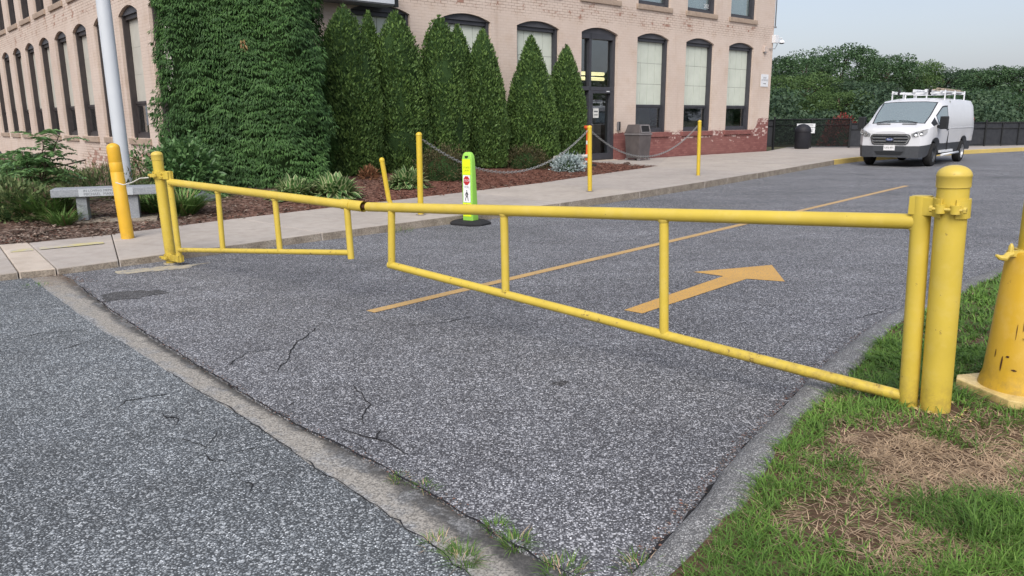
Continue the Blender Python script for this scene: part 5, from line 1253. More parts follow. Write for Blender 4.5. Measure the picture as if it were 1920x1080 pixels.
fence([(15.16, 34.94, .15), (18.2, 35.1, .15), (21.62, 35.6, .15), (27, 36.9, .12), (46, 44, .05)], 1.08, 'long black slatted fence running behind the parked van', M['fence_slats'], 1.0, 'black fences behind the walk')
def dome_bin():
    c = G(1503, 279, .15); o = empty('domed_bin', c, 0, 'black domed litter bin standing in front of the black fence', 'trash can')
    mb = MB(); mb.lathe((0, 0, 0), (0, 0, 1), [(.28, 0), (.32, .05), (.34, .72), (.36, .73), (.36, .77)], 20); mb.build('body', M['blackbin'], o)
    mb = MB(); mb.lathe((0, 0, .77), (0, 0, 1), [(.35 * math.cos(a), .30 * math.sin(a)) for a in [k * math.pi / 16 for k in range(9)]], 20); mb.build('lid', M['blackbin'], o)
    c2 = (Vector((11.98, 35.6, .15)).lerp(Vector((15.13, 34.94, .15)), .42)); o = empty('fence_sign', (c2.x, c2.y - .06, 1.02), -.2, 'white notice board in two parts fixed to the black fence', 'sign')
    mb = MB(); mb.box2((-.40, -.01, .04), (.38, .01, .20)); mb.build('upper_board', M['white_metal'], o); mb = MB(); mb.box2((-.40, -.01, -.22), (.38, .01, .02)); mb.build('lower_board', M['white_metal'], o)
    mb = MB(); [mb.box2((-.34, -.0125, z), (.30, -.0115, z + .018)) for z in (.09, .14, -.05, -.10, -.15)]; mb.build('print', M['grey_ink'], o)
dome_bin()

# ================================================================== PLANTS
def core_lathe(name, prof, parent, mat=None, n=18, lump=0.0, ph=0):
    mb = MB(); mb.lathe((0, 0, 0), (0, 0, 1), prof, n); return mb.build(name, mat or M['core'], parent)
def arborvitae(px, base_d, top_px, wpx, label, seed, bulge=.30, blunt=.10, shape=1.9):
    g = np.random.default_rng(seed); s, _ = onwall(px[0], px[1], base_d); c = B(s, base_d, 0); c.z = bed_z(c.x, c.y)
    tp = atY(px[0], top_px, c.y); hgt = tp.z - c.z; rad = wpx / 2 / FPX * c.y * 1.02
    o = empty('arborvitae', c, 0, label, 'evergreen tree', 'clipped evergreens along the front wall')
    ph = g.uniform(0, 6.28, 8)
    def rr(t, th):
        prof = np.where(t < bulge, .80 + .20 * np.sin(np.clip(t / bulge, 0, 1) * np.pi / 2), np.power(np.clip(1 - (np.clip(t - bulge, 0, 1) / (1.0 - bulge)) ** shape, 0, 1), .85) * (1 - blunt) + blunt * np.sqrt(np.clip(1 - t, 0, 1)))
        lump = 1 + .055 * np.sin(3 * th + ph[0] + 4 * t) + .05 * np.sin(5 * th + ph[1] - 7 * t) + .04 * np.sin(9 * th + ph[2] + 13 * t) + .035 * np.sin(21 * t + ph[3] + 2 * th)
        return rad * prof * lump
    N = 17000; t = 1 - np.sqrt(g.random(N) * .985 + .0); t = np.clip(t * 1.02, 0, .995); th = g.uniform(0, 2 * np.pi, N)
    dep = 1 - np.abs(g.normal(0, .07, N)); r = rr(t, th) * dep + g.normal(0, .012, N)
    Pn = np.column_stack([r * np.cos(th), r * np.sin(th), t * hgt]); outw = np.column_stack([np.cos(th), np.sin(th), np.full(N, .25)])
    D = outw * g.uniform(.35, .9, (N, 1)) + np.column_stack([g.normal(0, .35, N), g.normal(0, .35, N), g.uniform(.35, 1.0, N)])
    Nn = outw + g.normal(0, .7, (N, 3))
    leaf_mesh('crown', Pn - D * .03, D, Nn, g.uniform(.05, .11, N), g.uniform(.028, .05, N), M['arb'], o, g.random(N))
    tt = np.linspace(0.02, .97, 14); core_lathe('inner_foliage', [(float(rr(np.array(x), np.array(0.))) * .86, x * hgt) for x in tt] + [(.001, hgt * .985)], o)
    mb = MB(); mb.sweep([(0, 0, -.1), (.02, 0, hgt * .5), (0, 0, hgt * .9)], [.09, .06, .02], 8); mb.build('trunk', M['bark'], o)
AL = 'clipped dark green evergreen '
arborvitae((659, 330), 1.35, 9, 128, AL + 'tallest in the row, next to the broad hedge', 1, .35, .12, 2.4)
arborvitae((703, 322), .95, 20, 66, AL + 'thin pointed top between two taller ones beneath the canopy', 2, .3)
arborvitae((752, 322), 1.25, 21, 108, AL + 'with broad blunt top beside the canopy end', 3, .42, .3, 2.6)
arborvitae((830, 315), 1.25, 28, 96, AL + 'behind the crossing sign, with blunt rounded top', 4, .42, .25, 2.4)
arborvitae((862, 312), .85, 46, 74, AL + 'half hidden behind the blunt one near the sign', 5, .4, .2, 2.2)
arborvitae((908, 306), 1.25, 54, 92, AL + 'narrow and pointed below the third window', 6, .25)
arborvitae((996, 298), 1.2, 66, 108, AL + 'broad cone shaped in front of the fourth window', 7, .18, .1, 1.5)
arborvitae((1060, 294), 1.15, 84, 74, AL + 'smallest in the row, beside the entrance door', 8, .35, .12)

def hedge():
    g = np.random.default_rng(21); c = Vector((-5.20, 15.5, 0)); c.z = bed_z(c.x, c.y); HT = 4.75; A, Bd = 1.47, .85
    o = empty('hedge', c, R(8), 'broad tall leafy green hedge covering the corner of the brick building', 'hedge')
    NF, KL = 7800, 10; N = NF * KL; thf = g.uniform(0, 2 * np.pi, NF); tf = g.random(NF); th = np.repeat(thf, KL); t = np.repeat(tf, KL)
    def rad(th, t):
        cs, sn = np.abs(np.cos(th)), np.abs(np.sin(th)); p = 4.2
        r = 1 / ((cs / A) ** p + (sn / Bd) ** p) ** (1 / p)
        taper = (1.05 - .15 * t) * np.where(t > .93, np.sqrt(np.clip(1 - ((t - .93) / .075) ** 2 * .8, .05, 1)), 1) * np.where(t < .12, .93 + .6 * t, 1)
        lump = 1 + .040 * np.sin(7 * th + 9 * t) + .04 * np.sin(11 * th - 17 * t + 1) + .035 * np.sin(5 * th + 26 * t + 2) + .02 * np.sin(17 * th + 31 * t)
        return r * taper * lump
    rf = rad(thf, tf) * (1 - np.abs(g.normal(0, .05, NF))) + g.normal(0, .02, NF) + np.where(g.random(NF) < .04, g.uniform(0, .12, NF), 0)
    Cf = np.column_stack([rf * np.cos(thf), rf * np.sin(thf), tf * HT]); of = np.column_stack([np.cos(thf) * .6, np.sign(np.sin(thf)) * (np.abs(np.sin(thf)) ** .5), np.zeros(NF)])
    of /= np.linalg.norm(of, axis=1)[:, None]; tg = np.column_stack([-of[:, 1], of[:, 0], g.normal(0, .25, NF)]); hw = g.uniform(.06, .14, NF)
    u = np.tile(np.linspace(-1, 1, KL), NF) + g.normal(0, .1, N); ou = np.repeat(of, KL, 0); tgr = np.repeat(tg, KL, 0); hwr = np.repeat(hw, KL)
    Pn = np.repeat(Cf, KL, 0) + tgr * (u * hwr)[:, None] + ou * (.05 * (1 - u * u))[:, None] + np.column_stack([np.zeros(N), np.zeros(N), -.45 * hwr * u * u + g.normal(0, .008, N)])
    D = ou * g.uniform(.25, .7, (N, 1)) + tgr * (u * .55)[:, None] + np.column_stack([g.normal(0, .15, N), g.normal(0, .15, N), -g.uniform(.35, 1.0, N)])
    Nn = ou * .8 + np.column_stack([g.normal(0, .25, N), g.normal(0, .25, N), np.ones(N) * .7])
    dead = np.zeros(N)
    for q in ((.93, -.35, .16), (.82, .35, .11), (.80, .75, .06), (.55, .2, .06)): dead = np.maximum(dead, ((np.abs(t - q[0]) < q[2] * .35) & (np.abs(Pn[:, 0] - q[1]) < q[2]) & (np.sin(th) < 0) & (g.random(N) < .6)).astype(float))
    leaf_mesh('foliage', Pn, D, Nn, g.uniform(.05, .105, N), g.uniform(.016, .032, N), M['hedge'], o, np.clip(np.repeat(g.random(NF), KL) * .7 + g.random(N) * .3, 0, 1), dead=dead)
    mb = MB(); vs = []; L = 20; K_ = 36
    for i in range(L + 1):
        t_ = i / L * .985
        for k in range(K_): a = 2 * math.pi * k / K_; rr_ = float(rad(np.array(a), np.array(t_))) * .86; vs.append((rr_ * math.cos(a), rr_ * math.sin(a), t_ * HT))
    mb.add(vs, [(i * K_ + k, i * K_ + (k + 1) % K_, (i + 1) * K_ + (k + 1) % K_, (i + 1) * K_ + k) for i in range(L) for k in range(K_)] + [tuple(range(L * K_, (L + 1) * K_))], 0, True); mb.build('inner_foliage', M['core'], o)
    for x in (-.9, 0, .9): mb = MB(); mb.sweep([(x, 0, -.1), (x + .05, .05, 2), (x, 0, 4.2)], [.08, .06, .02], 8); mb.build('stem', M['bark'], o)
hedge()

def bush(name, label, cat, c, rx, ry, rz, n, ll, ww, mat, seed, group=None, core=True, up=.3, squash=1.0, dead=None):
    g = np.random.default_rng(seed); o = empty(name, c, 0, label, cat, group)
    u = g.uniform(-.15, 1, n); th = g.uniform(0, 2 * np.pi, n); q = np.sqrt(np.clip(1 - u * u, 0, 1)); ph = g.uniform(0, 6, 3)
    lump = 1 + .13 * np.sin(4 * th + ph[0] + 3 * u) + .10 * np.sin(7 * th + ph[1] - 5 * u) + .07 * np.sin(13 * th + ph[2] + 9 * u)
    k = lump * (1 - np.abs(g.normal(0, .16, n))); ou = np.column_stack([q * np.cos(th), q * np.sin(th), u])
    Pn = ou * np.array([rx, ry, rz]) * k[:, None] + np.array([0, 0, rz * .12]); Pn[:, 2] = np.maximum(Pn[:, 2], .01)
    D = ou + g.normal(0, .45, (n, 3)) + np.array([0, 0, up]); Nn = ou * .4 + g.normal(0, .5, (n, 3)) + np.array([0, 0, .7])
    leaf_mesh('foliage', Pn, D, Nn, g.uniform(ll * .6, ll * 1.3, n), g.uniform(ww * .7, ww * 1.3, n), mat, o, g.random(n), dead=None if dead is None else (g.random(n) < dead).astype(float))
    if core:
        mb = MB(); mb.lathe((0, 0, 0), (0, 0, 1), [(.72 * math.cos(a), .12 * rz + .72 * rz * math.sin(a)) for a in [j * math.pi / 12 for j in range(-1, 7)]], 16)
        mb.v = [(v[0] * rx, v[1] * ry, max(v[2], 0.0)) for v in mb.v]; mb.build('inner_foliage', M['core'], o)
    mb = MB()
    for j in range(5): a = g.uniform(0, 6.28); mb.sweep([(0, 0, -.05), (rx * .3 * math.cos(a), ry * .3 * math.sin(a), rz * .4), (rx * .6 * math.cos(a), ry * .6 * math.sin(a), rz * .8)], [.012, .009, .004], 5)
    mb.build('stems', M['bark'], o); return o
bush('spreading_shrub', 'low brownish green spreading shrub behind the crossing sign', 'shrub', GB(835, 337), .62, .55, .62, 3800, .06, .022, M['yew'], 31, 'low shrubs in the mulch bed')
bush('spreading_shrub', 'low brownish green shrub below the hanging chain, beside the silver plant', 'shrub', GB(985, 315), .60, .5, .50, 3200, .06, .022, M['yew'], 32, 'low shrubs in the mulch bed')
bush('silver_plant', 'silvery white leaved plant in the mulch near the door', 'plant', GB(1064, 321), .40, .34, .36, 1100, .085, .042, M['silver'], 33, up=.1)
bush('silver_plant', 'small silvery sprig beside the white rock', 'plant', GB(1088, 315), .17, .17, .30, 160, .08, .035, M['silver'], 34, core=False)
bush('dry_fern', 'dried rusty brown fern in the mulch beneath the tallest evergreen', 'fern', GB(692, 336), .17, .15, .20, 260, .12, .03, M['fern'], 35, core=False)
bush('vine_shrub', 'glossy leafy vine shrub growing at the foot of the tall hedge', 'shrub', GB(350, 366), .62, .45, .80, 2400, .13, .06, M['vine'], 36, up=-.2)
bush('vine_shrub', 'small leafy vine creeping up beside the corner brick wall', 'shrub', Vector((-7.45, 15.75, bed_z(-7.45, 15.75))), .38, .3, .75, 420, .10, .045, M['vine'], 37, core=False, up=0)
bush('red_shrub', 'red leaved shrub seen through the black fence', 'shrub', Vector((15.9, 37.6, -.1)), .8, .8, 1.35, 2200, .16, .08, M['redleaf'], 38)
bush('weed_patch', 'tangled low weeds at the edge of the mulch left of the bench', 'weeds', GB(20, 408), .75, .5, .42, 2400, .10, .035, M['weed'], 39, dead=.08)
bush('weed_patch', 'tall weeds growing behind the granite bench', 'weeds', GB(205, 372), 1.0, .4, .38, 1700, .11, .022, M['weed'], 40, core=False, up=.9, dead=.2)
bush('weed_patch', 'bushy weeds behind the bench beside the leaning sapling', 'weeds', GB(118, 368), .65, .5, .42, 1700, .12, .028, M['weed'], 41, core=False, up=.7, dead=.2)
bush('weed_patch', 'weeds at the foot of the worn brick wall behind the pole', 'weeds', Vector((-9.2, 18.6, bed_z(-9.2, 18.6))), 1.3, .4, .42, 1300, .12, .022, M['weed'], 42, core=False, up=.9, dead=.4)

def hosta(px, rad, label, seed):
    g = np.random.default_rng(seed); c = GB(*px); o = empty('hosta', c, 0, label, 'hosta', 'variegated hostas in the mulch bed')
    n = 380; th = g.uniform(0, 2 * np.pi, n); el = np.clip(g.normal(.72, .42, n), .05, 1.45); L = rad * g.uniform(.35, .78, n); W_ = L * .30; off = rad * .42 * np.sqrt(g.random(n))
    D = np.column_stack([np.cos(th) * np.cos(el), np.sin(th) * np.cos(el), np.sin(el)]); Nn = np.column_stack([-np.cos(th) * np.sin(el), -np.sin(th) * np.sin(el), np.cos(el)])
    S = np.cross(D, Nn); V = []; T = []; mi = []
    for i in range(n):                                    # arching leaf, green middle and pale margins
        d, nn_, s = D[i], Nn[i], S[i]; o_ = len(V)
        for t in (0, .3, .6, .85, 1.0):
            w_ = W_[i] * (.25, .85, 1.0, .6, .02)[(0, .3, .6, .85, 1.0).index(t)]; p = np.array([math.cos(th[i]) * off[i], math.sin(th[i]) * off[i], (rad * .42 - off[i]) * .5]) + d * L[i] * t - np.array([0, 0, 1]) * L[i] * .55 * t * t * math.cos(el[i])
            for k, u in enumerate((-.5, -.30, .30, .5)): V.append(p + s * w_ * u + nn_ * (abs(u) * w_ * .35))
        for a in range(4):
            for b_ in range(3): q = o_ + a * 4 + b_; T += [(q, q + 1, q + 5), (q, q + 5, q + 4)]; mi += [0 if b_ == 1 else 1] * 2
    V = np.array(V); V[:, 2] = np.maximum(V[:, 2] + .03, .012)
    ob = tri_mesh('leaves', V, np.array(T), [M['hosta'], M['hosta_pale']], o, np.repeat(g.random(n), 24)); ob.data.polygons.foreach_set('material_index', mi)
    mb = MB(); mb.lathe((0, 0, 0), (0, 0, 1), [(.05, -.02), (.04, .04), (.001, .06)], 8); mb.build('crown', M['hosta'], o)
hosta((552, 373), .52, 'flat spreading variegated hosta beside the foot of the broad hedge', 51)
hosta((629, 371), .58, 'fullest variegated hosta, between the hedge and the tallest evergreen', 52)
hosta((765, 352), .52, 'variegated hosta at the foot of the first chain post', 53)
def grass_clump(c, n, hgt, label, seed, name='grass_clump', cat='grass clump', grp='arching grass clumps near the bench', mat=None, spread=.12, dead=.1, wid=.012, lean=(.5, 1.6)):
    g = np.random.default_rng(seed); o = empty(name, c, 0, label, cat, grp); th = g.uniform(0, 2 * np.pi, n); rr_ = spread * np.sqrt(g.random(n))
    Pn = np.column_stack([rr_ * np.cos(th), rr_ * np.sin(th), np.full(n, -.01)]); h = hgt * g.uniform(.6, 1.15, n)
    blades('blades', Pn, h, wid * g.uniform(.7, 1.3, n), g.uniform(lean[0], lean[1], n), th + g.normal(0, .5, n), mat or M['clumpgrass'], o, g.random(n), (g.random(n) < dead).astype(float), .75)
    return o
grass_clump(GB(88, 408), 420, .55, 'large arching green grass clump left of the bench', 61, wid=.022, spread=.2)
grass_clump(GB(118, 421), 200, .34, 'small grass clump in front of the bench leg', 62, wid=.015)
grass_clump(GB(342, 402), 420, .55, 'arching grass clump right behind the kerbside gate post', 63, wid=.022, spread=.18)
grass_clump(GB(290, 396), 260, .5, 'grass clump at the end of the granite bench', 64, wid=.02, spread=.18)
grass_clump(GB(30, 398), 320, .6, 'brownish grass clump at the edge of the weeds', 65, wid=.014, spread=.3, dead=.5)
def sapling(c, stems, label, seed):
    g = np.random.default_rng(seed); o = empty('sumac_sapling', c, 0, label, 'sapling', 'saplings with feathered leaves left of the bench'); mb = MB(); P_, D_, N_, L_, W_ = [], [], [], [], []
    for (dx, dy, h) in stems:
        top = np.array([dx, dy, h]); mb.sweep([(0, 0, -.05), (dx * .4, dy * .4, h * .55), tuple(top)], [.018, .012, .006], 6)
        for k in range(11):
            t = .45 + .55 * k / 10; b0 = np.array([dx * t * (.8 + .2 * t), dy * t, h * t]); th = k * 2.4 + g.uniform(-.4, .4); ln = g.uniform(.38, .62); el = g.uniform(.15, .8)
            d = np.array([math.cos(th) * math.cos(el), math.sin(th) * math.cos(el), math.sin(el)]); side = np.array([-math.sin(th), math.cos(th), 0]); rach = [tuple(b0 + d * ln * q - np.array([0, 0, .45 * ln * q * q])) for q in (0, .3, .6, 1)]; mb.sweep(rach, [.006, .005, .004, .002], 4)
            for q in np.linspace(.18, 1, 12):
                pt_ = b0 + d * ln * q - np.array([0, 0, .45 * ln * q * q])
                for sg in (-1, 1): P_.append(pt_); D_.append(side * sg + d * .45 + np.array([0, 0, -.35]) + g.normal(0, .12, 3)); N_.append(np.array([0, 0, 1]) + g.normal(0, .25, 3)); L_.append(.15 * (1 - .35 * q) * g.uniform(.8, 1.15)); W_.append(.040 * g.uniform(.8, 1.2))
    mb.build('stems', M['bark'], o); leaf_mesh('leaves', np.array(P_), np.array(D_), np.array(N_), np.array(L_), np.array(W_), M['sumac'], o)
sapling(GB(75, 392), ((.15, .1, 1.05), (-.15, .0, .85), (.42, .05, 1.12), (.3, -.2, .7), (.05, .3, .8)), 'feathery leaved sapling in front of the worn brick wall', 71)
sapling(GB(28, 385), ((-.1, 0, .75), (.2, .1, .7), (-.4, .1, .6), (.1, -.3, .55), (-.2, -.3, .6)), 'low spreading sapling at the wall of small arched basement windows', 72)
sapling(GB(8, 372), ((-.2, 0, .85), (.3, .1, .9), (.0, -.2, .7), (.5, -.1, .75), (-.5, .2, .8), (.2, .3, .95)), 'lush sapling thicket beyond the low weeds at the wall', 73)
stick('dead_branch', 'bare dead branch leaning up behind the bench toward the brick wall', 'branch', [GB(95, 372) + Vector((.1, .2, .15)), GB(110, 350) + Vector((0, -.6, .45)), atY(160, 300, 12.6)], .014, M['bark'])
stick('fallen_branch', 'dark fallen stick lying on the old mulch near the walk', 'branch', [GB(60, 446) + UP * .015, GB(80, 439) + UP * .02, GB(118, 430) + UP * .02], .012, M['bark'])
def rock(name, label, c, sx, sy, sz, mat, seed):
    g = random.Random(seed); bm = bmesh.new(); bmesh.ops.create_icosphere(bm, subdivisions=3, radius=1)
    for v in bm.verts:
        n_ = v.co.normalized(); k = 1 + .14 * math.sin(5 * n_.x + seed) + .12 * math.sin(7 * n_.y + 2 * seed) + .10 * math.sin(9 * n_.z + n_.x * 6) + g.uniform(-.05, .05)
        v.co = Vector((n_.x * sx * k, n_.y * sy * k, max(-.02, n_.z) * sz * k))
    me = bpy.data.meshes.new(name); bm.to_mesh(me); bm.free(); me.materials.append(mat); ob = link(bpy.data.objects.new(name, me)); ob.location = c; tag(ob, label, 'rock')
rock('slate_rock', 'flat dark grey rock in the mulch behind the shorter gate leaf', GB(385, 375), .20, .14, .12, plain('slate', (.11, .12, .145), (.06, .065, .08), 18, .8, .25, bump=.7), 3)
rock('white_rock', 'small pale rock in the mulch beside the silver plant', GB(1092, 315), .10, .09, .20, plain('pale_rock', (.42, .38, .33), None, 18, .8, .25, bump=.6), 5)
rock('mulch_stone', 'small dark stone at the point of the mulch bed', G(1176, 308, .17), .10, .09, .07, plain('dark_stone', (.10, .07, .06), None, 18, .8, .25), 6)

# ---- tufts in the paving joints
tl = ['yellowed grass tuft in the paving joint, farthest up the sandy gutter', 'small green tuft beside the yellowed one in the paving joint', 'bright green tuft at the road edge of the gutter', 'dense green tuft where the gutter meets the lawn corner', 'spreading tuft on the parking lot side of the gutter', 'thin tuft at the start of the gutter weeds on the lot side', 'large straw coloured tuft at the end of the gutter', 'grass tuft against the kerb below the crossing sign', 'thin weed tuft at the foot of the kerb near the light slab', 'green tuft at the tip of the asphalt berm']
tp = [((748, 896), .035, .5, 60, .05), ((795, 915), .05, .1, 40, .05), ((928, 990), .055, .05, 70, .035), ((968, 1020), .06, .1, 120, .05), ((868, 1048), .065, .15, 150, .06), ((820, 1018), .045, .4, 70, .06), ((1055, 1072), .06, .3, 130, .07), ((745, 434), .10, .1, 120, .2), ((70, 536), .05, .3, 60, .12), ((1200, 1068), .06, .4, 100, .06)]
for i, ((px_, py_), h, dd, n, sp) in enumerate(tp): grass_clump(G(px_, py_, .0), n, h, tl[i], 80 + i, 'grass_tuft', 'grass tuft', 'grass tufts in the paving joints', M['grass'], sp, dd * .6, .0032, (.3, 1.6))

# ---- lawn grass
def lawn_grass():
    g = np.random.default_rng(5); allP = []
    tri = lambda n, s0, s1, a0, a1: None
    edge = np.array([[p.x, p.y] for p in lawn_edge]); nn_ = np.array([[q.x, q.y] for q in BN]); cum = np.concatenate([[0], np.cumsum(np.linalg.norm(np.diff(edge, axis=0), axis=1))])
    def sample(n, s0, s1, a0, a1, pw=1.0):
        s = g.uniform(s0, s1, n); a = a0 + (a1 - a0) * g.random(n) ** pw
        x = np.interp(s, cum, edge[:, 0]) + np.interp(s, cum, nn_[:, 0]) * a; y = np.interp(s, cum, edge[:, 1]) + np.interp(s, cum, nn_[:, 1]) * a; return x, y, a
    sets = [sample(64000, 0, 3.2, -.01, 1.7, 1.0), sample(28000, 3.0, 6.5, -.01, 2.2, 1.0), sample(10000, 6, 11, -.01, 2.5, 1.2)]
    nx, ny = g.uniform(.25, 3.0, 14000), g.uniform(1.3, 2.3, 14000)            # strip in front of the berm's end
    keep = nx > .62 + (2.3 - ny) * .0
    sets.append((nx[keep], ny[keep], np.full(keep.sum(), .5)))
    x = np.concatenate([s[0] for s in sets]); y = np.concatenate([s[1] for s in sets]); a = np.concatenate([s[2] for s in sets]); n = len(x)
    def ell(px, py, rx, ry, z=.1):
        c = G(px, py, z); return ((x - c.x) / rx) ** 2 + ((y - c.y) / ry) ** 2
    w1 = .35 * np.sin(9 * x + 3 * y) + .25 * np.sin(14 * y - 6 * x + 1) + .2 * np.sin(23 * x + 1.7)
    straw = np.clip(1.4 - ell(1755, 890, .50, .40) - w1 * .8, 0, 1); straw2 = np.clip(1.3 - ell(1905, 860, .38, .36) - w1, 0, 1) * .85
    bare = np.clip(1.4 - ell(1600, 985, .26, .17) - w1, 0, 1); bare2 = np.clip(1.3 - ell(1780, 800, .55, .26) - w1 * .9, 0, 1) * .85; bare3 = np.clip(1.2 - ell(1560, 745, .28, .10) - w1, 0, 1) * .6
    lush = np.clip(1.4 - ell(1850, 1000, .24, .22) - w1 * .5, 0, 1); st3 = np.clip(1.3 - ell(1700, 1030, .32, .17) - w1, 0, 1) * .75
    dead = np.clip(np.maximum.reduce([straw, straw2, st3, bare * .8, bare3, bare2 * .45]), 0, 1) * (1 - lush); thin = np.clip(np.maximum.reduce([bare, bare2, straw * .12, bare3]), 0, 1) * (1 - lush)
    patch = .5 + .5 * np.sin(4.3 * x + 1.1) * np.sin(3.7 * y + .4)
    clump = np.sin(17 * x + 5 * y + 2 * np.sin(9 * y)) * np.sin(15 * y - 4 * x + 2 * np.sin(11 * x)) + .5 * np.sin(31 * x + 3) * np.sin(29 * y + 1)
    plate = (((x - 2.555) ** 2 + (y - 3.68) ** 2) < .27 ** 2) | (((x - GBp.x) ** 2 + (y - GBp.y) ** 2) < .115 ** 2)
    keepm = (g.random(n) > thin * .66) & (g.random(n) < .72 + .35 * clump) & ~plate
    x, y, a, dead, lush, patch, clump = [q[keepm] for q in (x, y, a, dead, lush, patch, clump)]; n = len(x)
    z = np.array([lawn_z(p, q) for p, q in zip(x, y)]); isd = (g.random(n) < dead * .93 + .09)
    dist = np.hypot(x, y); h = (.035 + .045 * g.random(n)) * (.7 + .35 * patch + .22 * clump) * (1 + .55 * lush); h = np.where(isd, h * .45, h) * np.clip(.45 + a / .12, .45, 1)
    wid = (.0035 + .002 * g.random(n)) * np.clip(dist / 3.2, .9, 2.6); lean = np.where(isd, g.uniform(1.8, 4.5, n), g.uniform(.3, 2.2, n))
    rn = np.clip(g.random(n) * .75 + .3 * patch - .35 * lush * g.random(n) - .05, 0, 1)
    o = blades('grass', np.column_stack([x, y, z - .004]), h, wid, lean, g.uniform(0, 6.283, n), M['grass'], None, rn, isd.astype(float), .55); tag(o, 'ragged green lawn grass with dead straw patches beside the gate post', 'grass', kind='stuff')
lawn_grass()
def flakes():
    g = np.random.default_rng(3); n = 70; a = g.uniform(0, 6.28, n); r = .075 + np.abs(g.normal(0, .06, n)); x = GBp.x + r * np.cos(a); y = GBp.y - .02 + r * np.sin(a); z = np.array([lawn_z(p, q) for p, q in zip(x, y)]) + .006
    o = leaf_mesh('paint_flakes', np.column_stack([x, y, z]), np.column_stack([g.normal(0, 1, (n, 2)), g.uniform(-.1, .3, n)]), np.column_stack([g.normal(0, .3, (n, 2)), np.ones(n)]), g.uniform(.01, .035, n), g.uniform(.006, .016, n), M['plate_yellow'], None); tag(o, 'yellow paint flakes scattered at the foot of the thick gate post', 'paint flakes', kind='stuff')
flakes()

# ================================================================== TREES BEHIND
def tree_mesh(seed, n_cl, leafn, mat, low=.12):
    g = np.random.default_rng(seed); Ps, Ds, Ns, Rn = [], [], [], []; limbs = []
    for i in range(n_cl):                                 # unit tree: height 1, crown radius about .42
        t = low + (1 - low - .08) * (i + .5) / n_cl; th = i * 2.399 + g.uniform(-.5, .5); R_ = .40 * math.sin(min(1, (t - low * .3) / .62) * math.pi / 2) * (1 if t < .6 else math.sqrt(max(.03, 1 - ((t - .6) / .42) ** 2)))
        rr_ = R_ * g.uniform(.55, .98); c = np.array([rr_ * math.cos(th), rr_ * math.sin(th), t]); cr = g.uniform(.085, .15); limbs.append(c)
        u = g.normal(0, 1, (leafn, 3)); u /= np.linalg.norm(u, axis=1)[:, None]; u[:, 2] = np.where(u[:, 2] < -.4, -u[:, 2] * .6, u[:, 2])
        p = c + u * cr * np.array([1.15, 1.15, .72]) * (1 - np.abs(g.normal(0, .18, leafn)))[:, None]; Ps.append(p)
        Ds.append(u + g.normal(0, .5, (leafn, 3)) + np.array([0, 0, -.35])); Ns.append(u * .35 + np.array([0, 0, .8]) + g.normal(0, .45, (leafn, 3))); Rn.append(np.clip(g.random(leafn) * .7 + g.uniform(0, .3), 0, 1))
    P_ = np.concatenate(Ps); n = len(P_)
    root = empty('deciduous_tree'); leaf_mesh('crown', P_, np.concatenate(Ds), np.concatenate(Ns), g.uniform(.013, .028, n), g.uniform(.010, .019, n), mat, root, np.concatenate(Rn))
    mb = MB(); mb.sweep([(0, 0, -.03), (.01, 0, .3), (0, .01, .6), (.01, 0, .85)], [.028, .022, .013, .004], 8)
    for c in limbs[::3]: mb.sweep([(0, 0, max(.1, c[2] - .22)), tuple(c * np.array([.55, .55, 1]) - np.array([0, 0, .07])), tuple(c)], [.010, .007, .002], 5)
    mb.build('trunk', M['bark'], root)
    for ch in root.children: ch.parent = root
    return root
protos = {'a': tree_mesh(101, 58, 330, M['tree1']), 'b': tree_mesh(102, 62, 320, M['tree3']), 'c': tree_mesh(103, 54, 330, M['tree2']), 'd': tree_mesh(104, 66, 300, M['tree1'], .05)}
usedp = {k: False for k in protos}
def tree(kind, px, top_py, Y, wide, label, rot=0.0, base=-.15):
    pr = protos[kind]; o = pr if not usedp[kind] else copy_tree(pr); usedp[kind] = True
    tp_ = atY(px, top_py, Y); hgt = tp_.z - base; o.location = (tp_.x, Y, base); o.scale = (hgt * wide, hgt * wide, hgt); o.rotation_euler = (0, 0, rot); tag(o, label, 'tree', 'trees beyond the black fence')
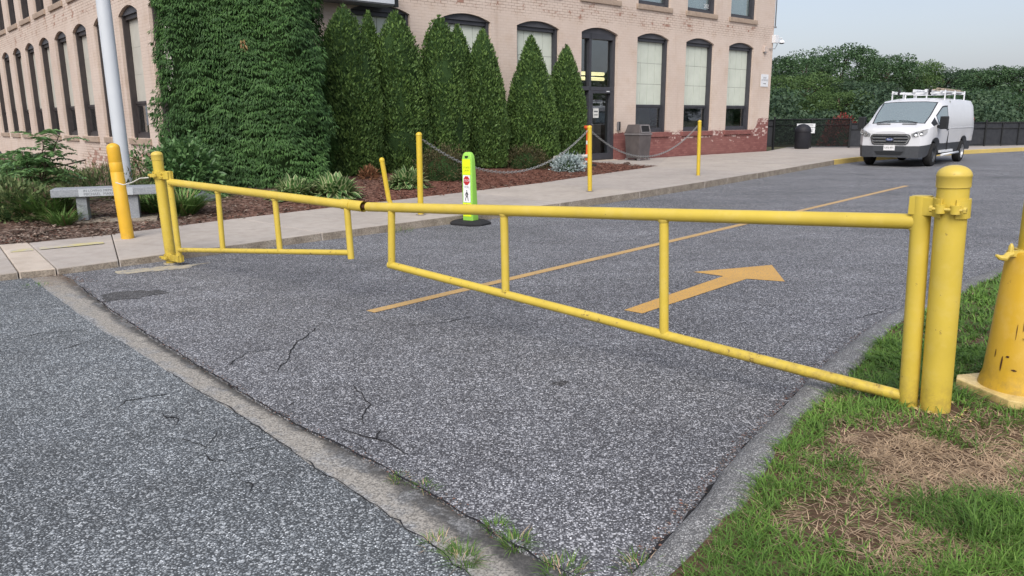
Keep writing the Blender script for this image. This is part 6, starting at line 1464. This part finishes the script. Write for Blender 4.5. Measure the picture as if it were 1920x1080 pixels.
TL = [('a', 1585, 82, 74, 1.15, 'tallest dark green leafy tree behind the roof of the parked van'), ('d', 1515, 96, 70, 1.1, 'dark leafy tree beside the security camera at the building corner'), ('a', 1665, 100, 78, 1.15, 'leafy tree with ragged top right of the tallest tree'), ('c', 1512, 136, 58, 1.35, 'lighter green low tree in front of the dark trees by the wall'), ('c', 1710, 112, 80, 1.1, 'pale green leafy tree behind the ladder rack'),
      ('b', 1770, 128, 88, 1.5, 'dark bluish tree with a low crown beyond the van'), ('b', 1815, 127, 92, 1.3, 'dark distant tree above the rear of the van'), ('d', 1868, 126, 72, 1.45, 'dense dark tree above the slatted fence'), ('d', 1925, 118, 70, 1.35, 'dense tall tree above the far end of the slatted fence'), ('b', 1455, 104, 82, 1.1, 'dark tree half hidden by the far building corner'),
      ('b', 1625, 150, 56, 1.6, 'shaded low tree just behind the van windshield'), ('d', 1745, 170, 58, 1.8, 'broad low tree directly behind the van roof'), ('a', 1840, 165, 60, 1.7, 'broad low leafy tree over the fence behind the van'), ('c', 1575, 168, 52, 1.6, 'small light green tree above the see-through fence'), ('d', 1460, 165, 54, 1.6, 'low dark tree beside the white rear entrance sign'), ('a', 1915, 175, 56, 1.8, 'broad low tree at the end of the slatted fence')]
for i, (k, px, ty, Y, wd, lb) in enumerate(TL): tree(k, px, ty, Y, wd, lb, i * 1.3)
for i, (x, y, h) in enumerate(((62, 40, 8), (70, 33, 9), (74, 26, 7.5), (78, 18, 9), (84, 10, 8), (66, 47, 9))):
    o = copy_tree(protos['abdcab'[i]]); o.location = (x, y, -.15); o.scale = (h * 1.25, h * 1.25, h); o.rotation_euler = (0, 0, i * 2.1); tag(o, ['leafy tree far across the road, nearest the slatted fence end', 'tall leafy tree across the road beside the fence-side tree', 'smallest leafy tree across the road', 'tall leafy tree across the road next to the smallest one', 'leafy tree across the road at the end of its row', 'leafy tree across the road behind the fence-side tree'][i], 'tree', 'trees across the road')
def undergrowth():
    g = np.random.default_rng(9); n = 30000; x = g.uniform(8, 66, n); y = 47 + .12 * (x - 8) + g.normal(0, 1.6, n); top = 2.2 + .8 * np.sin(x * .9) + .6 * np.sin(x * 2.3 + 1); z = -.1 + top * g.random(n) ** .7
    u = g.normal(0, 1, (n, 3)) + np.array([0, -.6, 0]); o = leaf_mesh('undergrowth', np.column_stack([x, y, z]), u, g.normal(0, .6, (n, 3)) + np.array([0, -.5, .8]), g.uniform(.16, .34, n), g.uniform(.1, .2, n), M['tree3'], None, g.random(n)); tag(o, 'dark leafy undergrowth at the foot of the trees behind the fence', 'undergrowth', kind='stuff')
undergrowth()
